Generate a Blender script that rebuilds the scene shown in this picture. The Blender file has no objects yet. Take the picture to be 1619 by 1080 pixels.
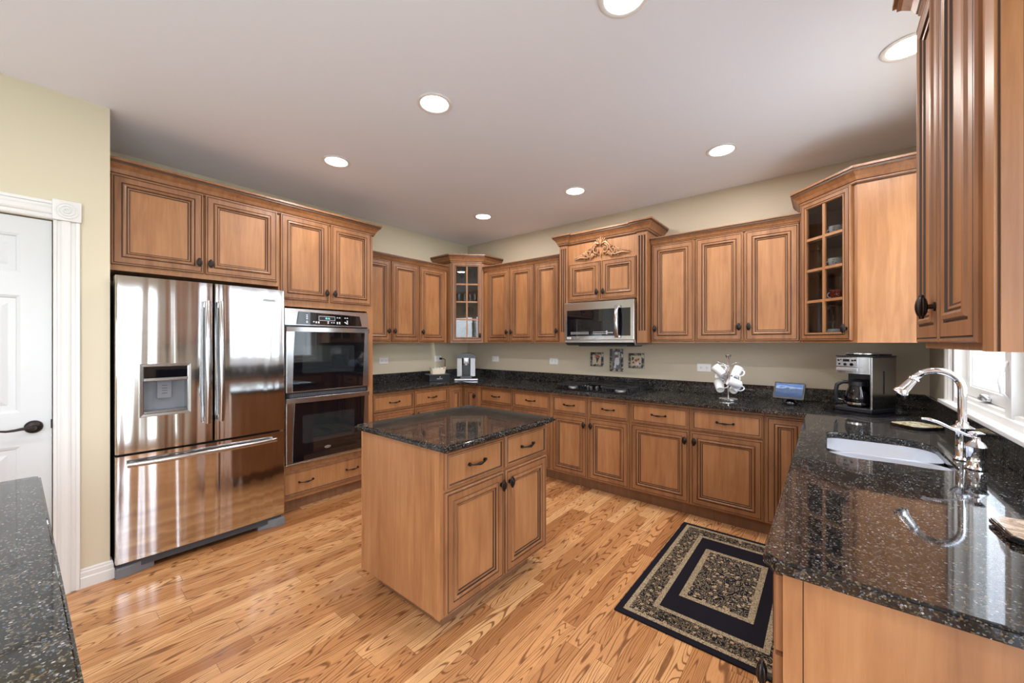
import bpy, bmesh, math, random
from mathutils import Vector, Matrix
random.seed(7)
C = bpy.context.scene.collection
PI = math.pi
# ------------------------------------------------------------------ camera
CAMZ, FPX, YAW, CY = 1.372, 612.0, 0.684, 542.0
cd = bpy.data.cameras.new('camera'); cam = bpy.data.objects.new('camera', cd); C.objects.link(cam)
cam.location = (0, 0, CAMZ); cam.rotation_euler = (PI/2, 0, YAW)
cd.sensor_width = 36; cd.lens = FPX/1619*36; cd.shift_y = -(540-CY)/1619; cd.clip_start = 0.03
bpy.context.scene.camera = cam
# ------------------------------------------------------------------ world / exposure
vs = bpy.context.scene.view_settings
vs.view_transform = 'Standard'; vs.look = 'None'; vs.gamma = 1; vs.use_curve_mapping = False; vs.exposure = 0.46
W = bpy.data.worlds.new('world'); bpy.context.scene.world = W; W.use_nodes = True
wn = W.node_tree.nodes; wl = W.node_tree.links
bg = wn['Background']; tc = wn.new('ShaderNodeTexCoord'); sx = wn.new('ShaderNodeSeparateXYZ'); rp = wn.new('ShaderNodeValToRGB')
wl.new(tc.outputs['Generated'], sx.inputs[0])
mr = wn.new('ShaderNodeMapRange'); mr.inputs[1].default_value = -1; mr.inputs[2].default_value = 1
wl.new(sx.outputs['Z'], mr.inputs[0]); wl.new(mr.outputs[0], rp.inputs[0])
e = rp.color_ramp.elements; e[0].position = 0.47; e[0].color = (.46, .52, .52, 1); e[1].position = 0.53; e[1].color = (.85, .92, 1.0, 1)
k = rp.color_ramp.elements.new(1.0); k.color = (.62, .76, 1.0, 1)
wl.new(rp.outputs[0], bg.inputs[0]); bg.inputs[1].default_value = 7.5

def area_light(name, loc, rot, sx_, sy_, energy, color, portal=False, shape='RECTANGLE', spread=None):
    l = bpy.data.lights.new(name, 'AREA'); l.shape = shape; l.size = sx_; l.size_y = sy_; l.energy = energy; l.color = color
    if portal: l.cycles.is_portal = True
    if spread: l.spread = spread
    o = bpy.data.objects.new(name, l); C.objects.link(o); o.location = loc; o.rotation_euler = rot
    return o
# room numbers
XL, XS, XR, YB, YF, ZC = -3.95, -3.24, 0.54, 3.85, -4.2, 2.735
YSTUB = 0.268
# windows: sink window, patio door, rear window
SW = (1.70, 3.21, 1.045, 2.28)      # y0,y1,z0,z1 on right wall
PW = (-2.7, 0.55, 0.06, 2.12)       # patio door on right wall
RW = (-3.0, -.7, .85, 1.70)        # x0,x1,z0,z1 on rear wall
def portal(name, loc, rot, a, b): area_light(name, loc, rot, a, b, 1, (1, 1, 1), portal=True)
portal('window_daylight', (XR+.14, (SW[0]+SW[1])/2, (SW[2]+SW[3])/2), (0, PI/2, 0), SW[3]-SW[2], SW[1]-SW[0])
portal('window_daylight', (XR+.14, (PW[0]+PW[1])/2, (PW[2]+PW[3])/2), (0, PI/2, 0), PW[3]-PW[2], PW[1]-PW[0])
portal('window_daylight', ((RW[0]+RW[1])/2, YF-.14, (RW[2]+RW[3])/2), (PI/2, 0, 0), RW[1]-RW[0], RW[3]-RW[2])
sun = bpy.data.lights.new('sun', 'SUN'); sun.energy = 4.5; sun.angle = .01; sun.color = (1, .95, .88); so = bpy.data.objects.new('sun', sun); C.objects.link(so); so.rotation_euler = Vector((1, -.12, -2.0)).to_track_quat('-Z', 'Y').to_euler()
CANS = [(-1.735, 1.43, ''), (-2.86, 1.42, ''), (-2.88, 3.04, ''), (-1.755, 3.05, ''), (-.58, 3.06, ''), (.29, 2.53, ''), (-.62, 1.46, ''),
        (-1.735, -.6, ''), (-.62, -.6, ''), (-1.735, -2.4, ''), (-.3, -2.4, '')]  # this row: unseen downlights behind the camera, added to light the room
for (x, y, _) in CANS:
    area_light('downlight_glow', (x, y, ZC-.012), (0, 0, 0), .13, .13, 9 if y > 0 else 10, (1.0, .95, .90), shape='DISK')

# ------------------------------------------------------------------ materials
def mat(name, base=(.8, .8, .8), rough=.5, metal=0.0, **kw):
    m = bpy.data.materials.new(name); m.use_nodes = True
    b = m.node_tree.nodes['Principled BSDF']
    b.inputs['Base Color'].default_value = (*base, 1); b.inputs['Roughness'].default_value = rough; b.inputs['Metallic'].default_value = metal
    for k_, v in kw.items(): b.inputs[k_].default_value = v
    return m
class NT:
    def __init__(s, m): s.t = m.node_tree; s.n = s.t.nodes; s.l = s.t.links; s.b = s.n['Principled BSDF']
    def new(s, ty, **kw):
        o = s.n.new(ty)
        for k_, v in kw.items(): setattr(o, k_, v)
        return o
    def link(s, a, b): s.l.new(a, b)
    def val(s, sock, v):
        if hasattr(v, 'is_linked') or isinstance(v, bpy.types.NodeSocket): s.link(v, sock)
        else: sock.default_value = v
    def math(s, op, a, b=0.0, c=None):
        o = s.new('ShaderNodeMath', operation=op); s.val(o.inputs[0], a); s.val(o.inputs[1], b)
        if c is not None: s.val(o.inputs[2], c)
        return o.outputs[0]
    def noise(s, vec, scale=5, detail=2, rough=.5, dist=0.0):
        o = s.new('ShaderNodeTexNoise'); s.link(vec, o.inputs['Vector']); o.inputs['Scale'].default_value = scale
        o.inputs['Detail'].default_value = detail; o.inputs['Roughness'].default_value = rough; o.inputs['Distortion'].default_value = dist
        return o.outputs['Fac']
    def mapping(s, vec, sc=(1, 1, 1), loc=(0, 0, 0)):
        o = s.new('ShaderNodeMapping'); s.link(vec, o.inputs[0]); o.inputs['Scale'].default_value = sc; o.inputs['Location'].default_value = loc
        return o.outputs[0]
    def ramp(s, fac, stops, interp='LINEAR'):
        o = s.new('ShaderNodeValToRGB'); s.link(fac, o.inputs[0]); cr = o.color_ramp; cr.interpolation = interp
        while len(cr.elements) < len(stops): cr.elements.new(.5)
        for el, (p, c) in zip(cr.elements, stops): el.position = p; el.color = (*c, 1) if len(c) == 3 else c
        return o.outputs[0]
    def mix(s, fac, a, b, mode='MIX'):
        o = s.new('ShaderNodeMix', data_type='RGBA', blend_type=mode); s.val(o.inputs[0], fac)
        s.val(o.inputs[6], a if not isinstance(a, tuple) else (*a, 1)); s.val(o.inputs[7], b if not isinstance(b, tuple) else (*b, 1))
        return o.outputs[2]
    def bump(s, h, strength=.2, dist=.01):
        o = s.new('ShaderNodeBump'); s.link(h, o.inputs['Height']); o.inputs['Strength'].default_value = strength; o.inputs['Distance'].default_value = dist
        s.link(o.outputs[0], s.b.inputs['Normal']); return o
    def obj(s): return s.new('ShaderNodeTexCoord').outputs['Object']
    def geo(s): return s.new('ShaderNodeNewGeometry').outputs['Position']
    def rnd(s): return s.new('ShaderNodeObjectInfo').outputs['Random']

def wood_mat(name, c1, c2, c3, sc=(22, 22, 1.6), rough=.33, vary=.12):
    m = mat(name, c2, rough); t = NT(m); co = t.obj(); r = t.rnd()
    add = t.new('ShaderNodeVectorMath', operation='ADD'); t.link(co, add.inputs[0]); cx = t.new('ShaderNodeCombineXYZ')
    t.link(t.math('MULTIPLY', r, 13.0), cx.inputs[0]); t.link(t.math('MULTIPLY', r, 7.0), cx.inputs[2]); t.link(cx.outputs[0], add.inputs[1])
    v = add.outputs[0]
    fine = t.noise(t.mapping(v, sc), 1.6, 5, .6, .6); blot = t.noise(t.mapping(v, (3.2, 3.2, 1.3)), 1.7, 3, .55, .4)
    f = t.math('ADD', t.math('MULTIPLY', fine, .55), t.math('MULTIPLY', blot, .45))
    col = t.ramp(f, [(.32, c1), (.5, c2), (.68, c3)])
    hs = t.new('ShaderNodeHueSaturation'); t.link(col, hs.inputs['Color']); t.link(t.math('MULTIPLY_ADD', r, vary, 1-vary/2), hs.inputs['Value'])
    t.link(hs.outputs[0], t.b.inputs['Base Color']); t.bump(fine, .04, .002)
    t.b.inputs['Coat Weight'].default_value = .10; t.b.inputs['Coat Roughness'].default_value = .3
    return m
M = {}
M['wood'] = wood_mat('maple_stain', (.245, .102, .038), (.345, .155, .061), (.425, .212, .090), rough=.4)
M['wood_frame'] = wood_mat('maple_stain_frames', (.165, .068, .028), (.262, .113, .046), (.335, .158, .069), rough=.4)
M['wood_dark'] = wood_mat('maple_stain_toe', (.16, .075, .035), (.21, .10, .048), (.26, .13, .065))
M['glaze'] = mat('dark_glaze', (.055, .026, .014), .5)
M['wood_in'] = wood_mat('cabinet_inside', (.13, .07, .035), (.17, .09, .045), (.21, .115, .06))
M['bronze'] = mat('oiled_bronze', (.035, .028, .026), .38, .85)
M['black'] = mat('black_plastic', (.010, .010, .013), .3)
M['black_gloss'] = mat('black_glass', (.004, .004, .006), .03, 0, **{'Specular IOR Level': .7})
M['oven_glass'] = mat('oven_window', (.014, .018, .020), .04, 0, **{'Specular IOR Level': .8})
M['iron'] = mat('cast_iron', (.030, .030, .033), .42, .4)
M['grey'] = mat('grey_plastic', (.16, .17, .19), .45)
M['dgrey'] = mat('dark_grey_plastic', (.055, .058, .07), .5)
M['chrome'] = mat('chrome', (.82, .83, .86), .045, 1.0)
M['steelp'] = mat('steel_plain', (.58, .58, .60), .28, 1.0)
M['satin'] = mat('satin_silver', (.50, .51, .53), .35, .8); M['sinksteel'] = mat('sink_steel', (.82, .84, .88), .34, .85)
M['white'] = mat('white_plastic', (.80, .80, .80), .35)
M['ceramic'] = mat('white_ceramic', (.68, .69, .72), .12)
M['trimw'] = mat('white_trim_paint', (.72, .725, .72), .32)
M['doorw'] = mat('white_door_paint', (.60, .63, .65), .3)
M['red'] = mat('red_glaze', (.30, .03, .02), .15)
M['cream'] = mat('cream_paper', (.70, .62, .50), .7)
M['led'] = mat('lamp_lens', (1, 1, 1), .5, 0, **{'Emission Color': (1, .96, .90, 1), 'Emission Strength': 6.0})
M['teal_led'] = mat('clock_digits', (.1, .5, .5), .5, 0, **{'Emission Color': (.25, .9, .95, 1), 'Emission Strength': 1.2})
M['mark'] = mat('printed_marks', (.62, .62, .64), .5)
# brushed stainless with gently rippled sheet
def steel(name, base=(.60, .595, .60), rough=.13, wave=.35, ani=.6, fr=(3.2, 3.2, .35)):
    m = mat(name, base, rough, 1.0); t = NT(m); co = t.geo()
    w = t.noise(t.mapping(co, fr), 1.6, 1.5, .45, .2)
    t.bump(w, wave, .012)
    br = t.noise(t.mapping(co, (3, 3, 900)), 1, 2, .5)
    t.link(t.math('MULTIPLY_ADD', br, .08, rough-.04), t.b.inputs['Roughness'])
    t.b.inputs['Anisotropic'].default_value = ani
    tg = t.new('ShaderNodeTangent', direction_type='RADIAL', axis='Z'); t.link(tg.outputs[0], t.b.inputs['Tangent'])
    return m
M['steel'] = steel('brushed_stainless', rough=.10, wave=.7, ani=.75, fr=(6.5, 6.5, .22))
M['steel_flat'] = steel('brushed_stainless_trim', (.50, .495, .50), .2, .05, .3)
def glass_mat(name, tint=(1, 1, 1), ior=1.45):
    m = bpy.data.materials.new(name); m.use_nodes = True; n = m.node_tree.nodes; l = m.node_tree.links; n.clear()
    o = n.new('ShaderNodeOutputMaterial'); mx = n.new('ShaderNodeMixShader'); tr = n.new('ShaderNodeBsdfTransparent'); gl = n.new('ShaderNodeBsdfGlossy')
    fr = n.new('ShaderNodeFresnel'); ge = n.new('ShaderNodeNewGeometry'); ma = n.new('ShaderNodeMath'); ma.operation = 'MULTIPLY_ADD'; ma.inputs[1].default_value = 1/ior-ior; ma.inputs[2].default_value = ior; l.new(ge.outputs['Backfacing'], ma.inputs[0]); l.new(ma.outputs[0], fr.inputs[0]); tr.inputs[0].default_value = (*tint, 1); gl.inputs[1].default_value = .0
    l.new(fr.outputs[0], mx.inputs[0]); l.new(tr.outputs[0], mx.inputs[1]); l.new(gl.outputs[0], mx.inputs[2]); l.new(mx.outputs[0], o.inputs[0])
    return m
M['pane'] = glass_mat('window_glass')
M['cab_glass'] = glass_mat('cabinet_glass', (.80, .82, .84), 1.6)
M['stem'] = glass_mat('stemware_glass', (.80, .84, .85), 1.7)
M['carafe'] = glass_mat('carafe_glass', (.55, .55, .58), 1.6)
# painted plaster
def paint(name, c, rough=.6):
    m = mat(name, c, rough); t = NT(m); co = t.geo()
    t.bump(t.noise(co, 160, 3, .6), .05, .002); return m
M['wall'] = paint('tan_wall_paint', (.54, .47, .36)); M['wall2'] = paint('cream_wall_paint', (.63, .575, .435)); M['ceil'] = paint('ceiling_paint', (.82, .86, .95), .8)
# granite
def granite():
    m = mat('speckled_black_granite', (.01, .01, .01), .045); t = NT(m); co = t.geo()
    v = t.new('ShaderNodeTexVoronoi'); t.link(co, v.inputs['Vector']); v.inputs['Scale'].default_value = 330; v.inputs['Randomness'].default_value = 1
    sp = t.new('ShaderNodeSeparateColor'); t.link(v.outputs['Color'], sp.inputs[0])
    clump = t.noise(co, 28, 3, .6, .5); sel = t.math('ADD', t.math('MULTIPLY', sp.outputs[0], .75), t.math('MULTIPLY', clump, .5))
    mask = t.ramp(sel, [(.77, (0, 0, 0)), (.95, (1, 1, 1))])
    cols = t.ramp(sp.outputs[1], [(0, (.12, .085, .045)), (.35, (.075, .07, .06)), (.6, (.17, .15, .12)), (.8, (.10, .13, .17)), (.93, (.34, .34, .36))], 'CONSTANT')
    base = t.ramp(t.noise(co, 60, 4, .7, 1.0), [(.4, (.004, .0045, .006)), (.62, (.016, .016, .017)), (.75, (.045, .038, .030))])
    t.link(t.mix(mask, base, cols), t.b.inputs['Base Color'])
    t.b.inputs['Specular IOR Level'].default_value = .48
    return m
M['granite'] = granite()
# oak strip floor, boards along Y
def oak():
    m = mat('oak_strip_floor', (.5, .3, .15), .22); t = NT(m); co = t.geo(); s = t.new('ShaderNodeSeparateXYZ'); t.link(co, s.inputs[0])
    PW_ = .078
    u = t.math('DIVIDE', s.outputs[0], PW_); iu = t.math('FLOOR', u); fu = t.math('FRACT', u)
    w1 = t.new('ShaderNodeTexWhiteNoise', noise_dimensions='1D'); t.link(iu, w1.inputs['W'])
    vy = t.math('ADD', t.math('DIVIDE', s.outputs[1], .95), t.math('MULTIPLY', w1.outputs[0], 17.3)); iv = t.math('FLOOR', vy); fv = t.math('FRACT', vy)
    cb = t.new('ShaderNodeCombineXYZ'); t.link(iu, cb.inputs[0]); t.link(iv, cb.inputs[1])
    w2 = t.new('ShaderNodeTexWhiteNoise', noise_dimensions='2D'); t.link(cb.outputs[0], w2.inputs['Vector'])
    sc = t.new('ShaderNodeSeparateColor'); t.link(w2.outputs['Color'], sc.inputs[0])
    gx = t.math('ADD', s.outputs[0], t.math('MULTIPLY', sc.outputs[0], 40)); gy = t.math('ADD', s.outputs[1], t.math('MULTIPLY', sc.outputs[1], 40))
    gc = t.new('ShaderNodeCombineXYZ'); t.link(gx, gc.inputs[0]); t.link(gy, gc.inputs[1])
    n1 = t.noise(t.mapping(gc.outputs[0], (13.5, 1.15, 1)), 1.0, .6, .4, .1)
    cont = t.math('SINE', t.math('MULTIPLY', n1, t.math('MULTIPLY_ADD', sc.outputs[2], 80, 80)))
    wob = t.noise(t.mapping(gc.outputs[0], (60, 9, 1)), 1, 3, .6)
    line = t.ramp(t.math('ADD', cont, t.math('MULTIPLY_ADD', wob, .5, -.25)), [(.55, (0, 0, 0)), (1.0, (1, 1, 1))])
    pore = t.noise(t.mapping(gc.outputs[0], (420, 12, 1)), 1, 3, .6)
    base = t.ramp(w2.outputs[0], [(0, (.33, .138, .050)), (.2, (.46, .215, .085)), (.6, (.57, .285, .118)), (1, (.68, .39, .18))])
    c1 = t.mix(t.math('MULTIPLY', line, .9), base, (.16, .062, .022))
    c2 = t.mix(t.ramp(pore, [(.50, (0, 0, 0)), (.70, (.55, .55, .55))]), c1, (.22, .095, .036))
    eu = t.math('MINIMUM', fu, t.math('SUBTRACT', 1.0, fu)); ev = t.math('MULTIPLY', t.math('MINIMUM', fv, t.math('SUBTRACT', 1.0, fv)), .95/PW_)
    ed = t.math('LESS_THAN', t.math('MINIMUM', eu, ev), .012)
    c3 = t.mix(t.math('MULTIPLY', ed, .7), c2, (.10, .04, .015))
    t.link(c3, t.b.inputs['Base Color']); t.link(t.math('MULTIPLY_ADD', pore, .12, .14), t.b.inputs['Roughness'])
    t.bump(t.math('SUBTRACT', t.math('MULTIPLY', pore, .3), ed), .08, .001)
    return m
M['oak'] = oak()

# ------------------------------------------------------------------ mesh helpers
def tag(o, label=None, cat=None, group=None, kind=None):
    if label: o['label'] = label
    if cat: o['category'] = cat
    if group: o['group'] = group
    if kind: o['kind'] = kind
    return o
def empty(name, loc, rz=0, label=None, cat=None, group=None):
    o = bpy.data.objects.new(name, None); C.objects.link(o); o.location = loc; o.rotation_euler = (0, 0, rz); o.empty_display_size = .05
    return tag(o, label, cat, group)
def mk(name, bm, mats, parent=None, loc=(0, 0, 0), rz=0, smooth=None, rot=None):
    bmesh.ops.remove_doubles(bm, verts=bm.verts, dist=1e-6)
    bmesh.ops.recalc_face_normals(bm, faces=bm.faces)
    me = bpy.data.meshes.new(name); bm.to_mesh(me); bm.free()
    for m in (mats if isinstance(mats, (list, tuple)) else [mats]): me.materials.append(M[m] if isinstance(m, str) else m)
    o = bpy.data.objects.new(name, me); C.objects.link(o); o.location = loc; o.rotation_euler = rot if rot else (0, 0, rz)
    if smooth:
        for p in me.polygons: p.use_smooth = True
        try: me.set_sharp_from_angle(angle=math.radians(smooth))
        except Exception: pass
    if parent: o.parent = parent
    return o
def nb(): return bmesh.new()
def box(bm, x0, x1, y0, y1, z0, z1, mi=0, bev=0):
    g = bmesh.ops.create_cube(bm, size=1); vs_ = g['verts']
    bmesh.ops.scale(bm, vec=(x1-x0, y1-y0, z1-z0), verts=vs_); bmesh.ops.translate(bm, vec=((x0+x1)/2, (y0+y1)/2, (z0+z1)/2), verts=vs_)
    fs = set(f for v in vs_ for f in v.link_faces)
    for f in fs: f.material_index = mi
    if bev:
        es = list(set(e_ for v in vs_ for e_ in v.link_edges))
        r = bmesh.ops.bevel(bm, geom=es, offset=bev, segments=2, affect='EDGES', profile=.5)
        for f in r['faces']: f.material_index = mi
def cyl(bm, c, r, h, seg=24, mi=0, axis='z', r2=None):
    mtx = Matrix.Translation(c)
    if axis == 'x': mtx = mtx @ Matrix.Rotation(PI/2, 4, 'Y')
    if axis == 'y': mtx = mtx @ Matrix.Rotation(PI/2, 4, 'X')
    g = bmesh.ops.create_cone(bm, cap_ends=True, segments=seg, radius1=r, radius2=r if r2 is None else r2, depth=h, matrix=mtx)
    for f in set(f for v in g['verts'] for f in v.link_faces): f.material_index = mi
def ball(bm, c, r, sc=(1, 1, 1), seg=12, mi=0, rot=None):
    mtx = Matrix.Translation(c) @ (rot if rot else Matrix.Identity(4)) @ Matrix.Diagonal((sc[0], sc[1], sc[2], 1))
    g = bmesh.ops.create_uvsphere(bm, u_segments=seg, v_segments=max(6, seg//2+2), radius=r, matrix=mtx)
    for f in set(f for v in g['verts'] for f in v.link_faces): f.material_index = mi
def lathe(bm, prof, seg=28, mi=0, c=(0, 0, 0), mtx=None, closed=False):
    rings = []
    for r, z in prof:
        ring = []
        for i in range(seg):
            a = 2*PI*i/seg; p = Vector((r*math.cos(a), r*math.sin(a), z))
            if mtx: p = mtx @ p
            ring.append(bm.verts.new(p+Vector(c)))
        rings.append(ring)
    for a, b in zip(rings, rings[1:]):
        for i in range(seg):
            f = bm.faces.new((a[i], a[(i+1) % seg], b[(i+1) % seg], b[i])); f.material_index = mi
    if closed:
        a, b = rings[-1], rings[0]
        for i in range(seg): bm.faces.new((a[i], a[(i+1) % seg], b[(i+1) % seg], b[i])).material_index = mi
    else:
        for rg in (rings[0], rings[-1]): bm.faces.new(rg).material_index = mi
def tube(bm, pts, r, seg=10, mi=0, flat=None):
    pts = [Vector(p) for p in pts]; n = len(pts); rs = r if isinstance(r, (list, tuple)) else [r]*n
    rings = []; up = Vector((0, 0, 1)); prev = None
    for i, p in enumerate(pts):
        d = (pts[min(i+1, n-1)]-pts[max(i-1, 0)]).normalized()
        if prev is None:
            a = d.cross(up)
            if a.length < .1: a = d.cross(Vector((1, 0, 0)))
        else: a = prev - d*prev.dot(d)
        a.normalize(); prev = a; b = d.cross(a)
        fl = flat if flat else (1, 1)
        rings.append([bm.verts.new(p+a*math.cos(2*PI*j/seg)*rs[i]*fl[0]+b*math.sin(2*PI*j/seg)*rs[i]*fl[1]) for j in range(seg)])
    for A, B in zip(rings, rings[1:]):
        for j in range(seg): bm.faces.new((A[j], A[(j+1) % seg], B[(j+1) % seg], B[j])).material_index = mi
    for rg in (rings[0], rings[-1]): bm.faces.new(rg).material_index = mi
def prism(bm, pts, z0, z1, mi=0, plane='xy', bev=0):
    def P(a, b, c): return (a, b, c) if plane == 'xy' else ((a, c, b) if plane == 'xz' else (c, a, b))
    lo = [bm.verts.new(P(a, b, z0)) for a, b in pts]; hi = [bm.verts.new(P(a, b, z1)) for a, b in pts]
    n = len(pts); fs = [bm.faces.new(lo), bm.faces.new(hi)]
    for i in range(n): fs.append(bm.faces.new((lo[i], lo[(i+1) % n], hi[(i+1) % n], hi[i])))
    for f in fs: f.material_index = mi
    if bev:
        es = list(fs[1].edges)
        r = bmesh.ops.bevel(bm, geom=es, offset=bev, segments=3, affect='EDGES')
        for f in r['faces']: f.material_index = mi
def sweep(bm, path, prof, side=1, mi=None, z0=0, cap=True):
    """extrude closed profile [(out,z)] along a plan polyline; out is to the right of travel when side=1"""
    P = [Vector((a, b)) for a, b in path]; n = len(P); mit = []
    for i in range(n):
        ds = []
        if i > 0: ds.append((P[i]-P[i-1]).normalized())
        if i < n-1: ds.append((P[i+1]-P[i]).normalized())
        ns = [Vector((d.y, -d.x))*side for d in ds]
        if len(ns) == 2:
            m_ = (ns[0]+ns[1]); m_ = m_/max(m_.dot(ns[0]), .2)
        else: m_ = ns[0]
        mit.append(m_)
    rings = [[bm.verts.new((P[i].x+mit[i].x*o, P[i].y+mit[i].y*o, z0+z)) for o, z in prof] for i in range(n)]
    k_ = len(prof)
    for A, B in zip(rings, rings[1:]):
        for j in range(k_):
            f = bm.faces.new((A[j], A[(j+1) % k_], B[(j+1) % k_], B[j])); f.material_index = mi[j] if mi else 0
    if cap:
        bm.faces.new(rings[0]); bm.faces.new(rings[-1])
def rings_rect(bm, w, h, prof, mats=None, x0=0, z0=0, cap=True):
    """nested rectangles; prof = [(inset, proud)]; front faces -y"""
    rs = []
    for ins, d in prof:
        rs.append([bm.verts.new((x0+a, -d, z0+b)) for a, b in ((ins, ins), (w-ins, ins), (w-ins, h-ins), (ins, h-ins))])
    for i, (A, B) in enumerate(zip(rs, rs[1:])):
        for j in range(4):
            f = bm.faces.new((A[j], A[(j+1) % 4], B[(j+1) % 4], B[j])); f.material_index = mats[i] if mats else 0
    if cap: bm.faces.new(rs[-1])
    return rs
DOORP = [(0, 0), (0, .016), (.003, .020), (.009, .020), (.0105, .0175), (.0125, .0175), (.014, .020), (.044, .020), (.0455, .0165), (.0485, .0165),
         (.052, .024), (.060, .0255), (.066, .022), (.0675, .015), (.0705, .015), (.073, .018), (.079, .0165), (.0805, .0115), (.0835, .0115), (.085, .0125)]
DOORM = [2, 2, 2, 1, 1, 1, 2, 1, 1, 2, 2, 2, 1, 1, 2, 2, 1, 1, 0]
DRWP = [(0, 0), (0, .014), (.003, .018), (.008, .018), (.0105, .0205), (.019, .0205), (.0205, .015), (.0235, .0135), (.026, .0145)]
DRWM = [2, 2, 2, 1, 2, 1, 1, 0]
def door_bm(w, h):
    bm = nb(); rs = rings_rect(bm, w, h, DOORP, DOORM); bm.faces.new(rs[0]); return bm
def drawer_bm(w, h):
    bm = nb(); rs = rings_rect(bm, w, h, DRWP, DRWM); bm.faces.new(rs[0]); return bm
IN_ = .054
def glassdoor_bm(w, h, rows=4):
    """frame with two by four glazing bars; open centre"""
    bm = nb(); P = [(0, 0), (0, .016), (.003, .020), (.008, .020), (.0095, .0175), (.0115, .0175), (.013, .020), (.034, .020), (.0355, .0165), (.0385, .0165), (.041, .023), (.047, .023), (.052, .018), (IN_, .004)]
    rs = rings_rect(bm, w, h, P, DOORM[:12]+[2], cap=False)
    back = [bm.verts.new((a, 0, b)) for a, b in ((IN_, IN_), (w-IN_, IN_), (w-IN_, h-IN_), (IN_, h-IN_))]
    A, B = rs[-1], back
    for j in range(4): bm.faces.new((A[j], A[(j+1) % 4], B[(j+1) % 4], B[j]))
    A, B = rs[0], back
    for j in range(4): bm.faces.new((A[j], A[(j+1) % 4], B[(j+1) % 4], B[j]))
    iw, ih = w-2*IN_, h-2*IN_
    box(bm, w/2-.009, w/2+.009, -.018, -.004, IN_, h-IN_)
    for i in range(1, rows):
        z = IN_+ih*i/rows; box(bm, IN_, w-IN_, -.0175, -.0045, z-.009, z+.009)
    return bm
KNOB = None
def knob(parent, x, z, y=0):
    """fluted barrel knob standing off the door face"""
    global KNOB
    if KNOB is None:
        bm = nb(); prof = [(.0001, -.021), (.0045, -.021), (.006, -.0185), (.0055, -.017), (.0085, -.0135), (.0102, -.0090), (.0113, -.0045), (.0117, 0), (.0113, .0045), (.0102, .0090), (.0085, .0135), (.0055, .017), (.006, .0185), (.0045, .021), (.0001, .021)]
        seg = 24; rings = []
        for r, zz in prof:
            rings.append([bm.verts.new(((r*(1+(.10 if j % 2 else -.06)*(1 if abs(zz) < .016 else 0)))*math.cos(2*PI*j/seg), -.026+r*(1+(.10 if j % 2 else -.06)*(1 if abs(zz) < .016 else 0))*math.sin(2*PI*j/seg), zz)) for j in range(seg)])
        for A, B in zip(rings, rings[1:]):
            for j in range(seg): bm.faces.new((A[j], A[(j+1) % seg], B[(j+1) % seg], B[j]))
        cyl(bm, (0, -.010, 0), .0042, .022, 12, axis='y'); cyl(bm, (0, -.002, 0), .008, .004, 16, axis='y')
        bmesh.ops.scale(bm, vec=(1.3, .9, 1.4), verts=bm.verts); ob = mk('knob', bm, 'bronze', parent, (x, y, z), smooth=50); KNOB = ob.data; return ob
    o = bpy.data.objects.new('knob', KNOB); C.objects.link(o); o.parent = parent; o.location = (x, y, z); return o
PULL = None
def pull(parent, x, z, y=0):
    global PULL
    if PULL is None:
        bm = nb(); pts = []; rs = []
        for i in range(25):
            t_ = -1+2*i/24; pts.append((t_*.052, -.008-.020*(1-t_*t_)**.5 if abs(t_) < 1 else -.008, -.002*(1-abs(t_))))
            rs.append(.0035+.0035*math.exp(-(t_*2.6)**2)+(.0012 if 8 < i < 16 and i % 2 else 0))
        tube(bm, pts, rs, 10)
        for s in (-1, 1):
            cyl(bm, (s*.054, -.006, .001), .0085, .010, 14, axis='y'); ball(bm, (s*.056, -.012, .004), .0065, seg=10)
        ob = mk('drawer_pull', bm, 'bronze', parent, (x, y, z), smooth=50); PULL = ob.data; return ob
    o = bpy.data.objects.new('drawer_pull', PULL); C.objects.link(o); o.parent = parent; o.location = (x, y, z); return o
def door(parent, x0, x1, z0, z1, knobs=None):
    d = mk('door', door_bm(x1-x0, z1-z0), ['wood', 'glaze', 'wood_frame'], parent, (x0, 0, z0))
    if knobs:
        s, zz = knobs
        knob(d, (x1-x0-.026) if s == 'R' else .026, zz, -.020)
    return d
def drawer(parent, x0, x1, z0, z1, pulls=(.5,)):
    d = mk('drawer', drawer_bm(x1-x0, z1-z0), ['wood', 'glaze', 'wood_frame'], parent, (x0, 0, z0))
    for p in pulls: pull(d, (x1-x0)*p, (z1-z0)/2, -.0145)
    return d
def body(parent, w, d, z0, z1, x0=0):
    bm = nb(); box(bm, x0+.0008, x0+w-.0008, .0005, d, z0, z1); return mk('cabinet_box', bm, ['wood'], parent)
CROWN_S = [(-.004, -.035), (.004, -.035), (.006, -.030), (.010, -.026), (.010, -.022), (.013, -.018), (.020, -.004), (.031, .010), (.036, .014), (.036, .026), (.042, .028), (.042, .035), (-.004, .035)]
CROWN_SM = [0, 1, 0, 0, 1, 0, 0, 0, 1, 0, 0, 0, 0]
CROWN_L = [(-.004, -.045), (.006, -.045), (.009, -.038), (.014, -.032), (.014, -.027), (.018, -.022), (.028, 0), (.046, .022), (.055, .028), (.055, .040), (.064, .043), (.064, .056), (-.004, .056)]
CROWN_LM = [0, 1, 0, 0, 1, 0, 0, 0, 1, 0, 0, 0, 0]
def crown(parent, path, z, big=False, name='crown_moulding'):
    bm = nb(); sweep(bm, path, CROWN_L if big else CROWN_S, 1, CROWN_LM if big else CROWN_SM, z)
    return mk(name, bm, ['wood_frame', 'glaze'], parent)

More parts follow.
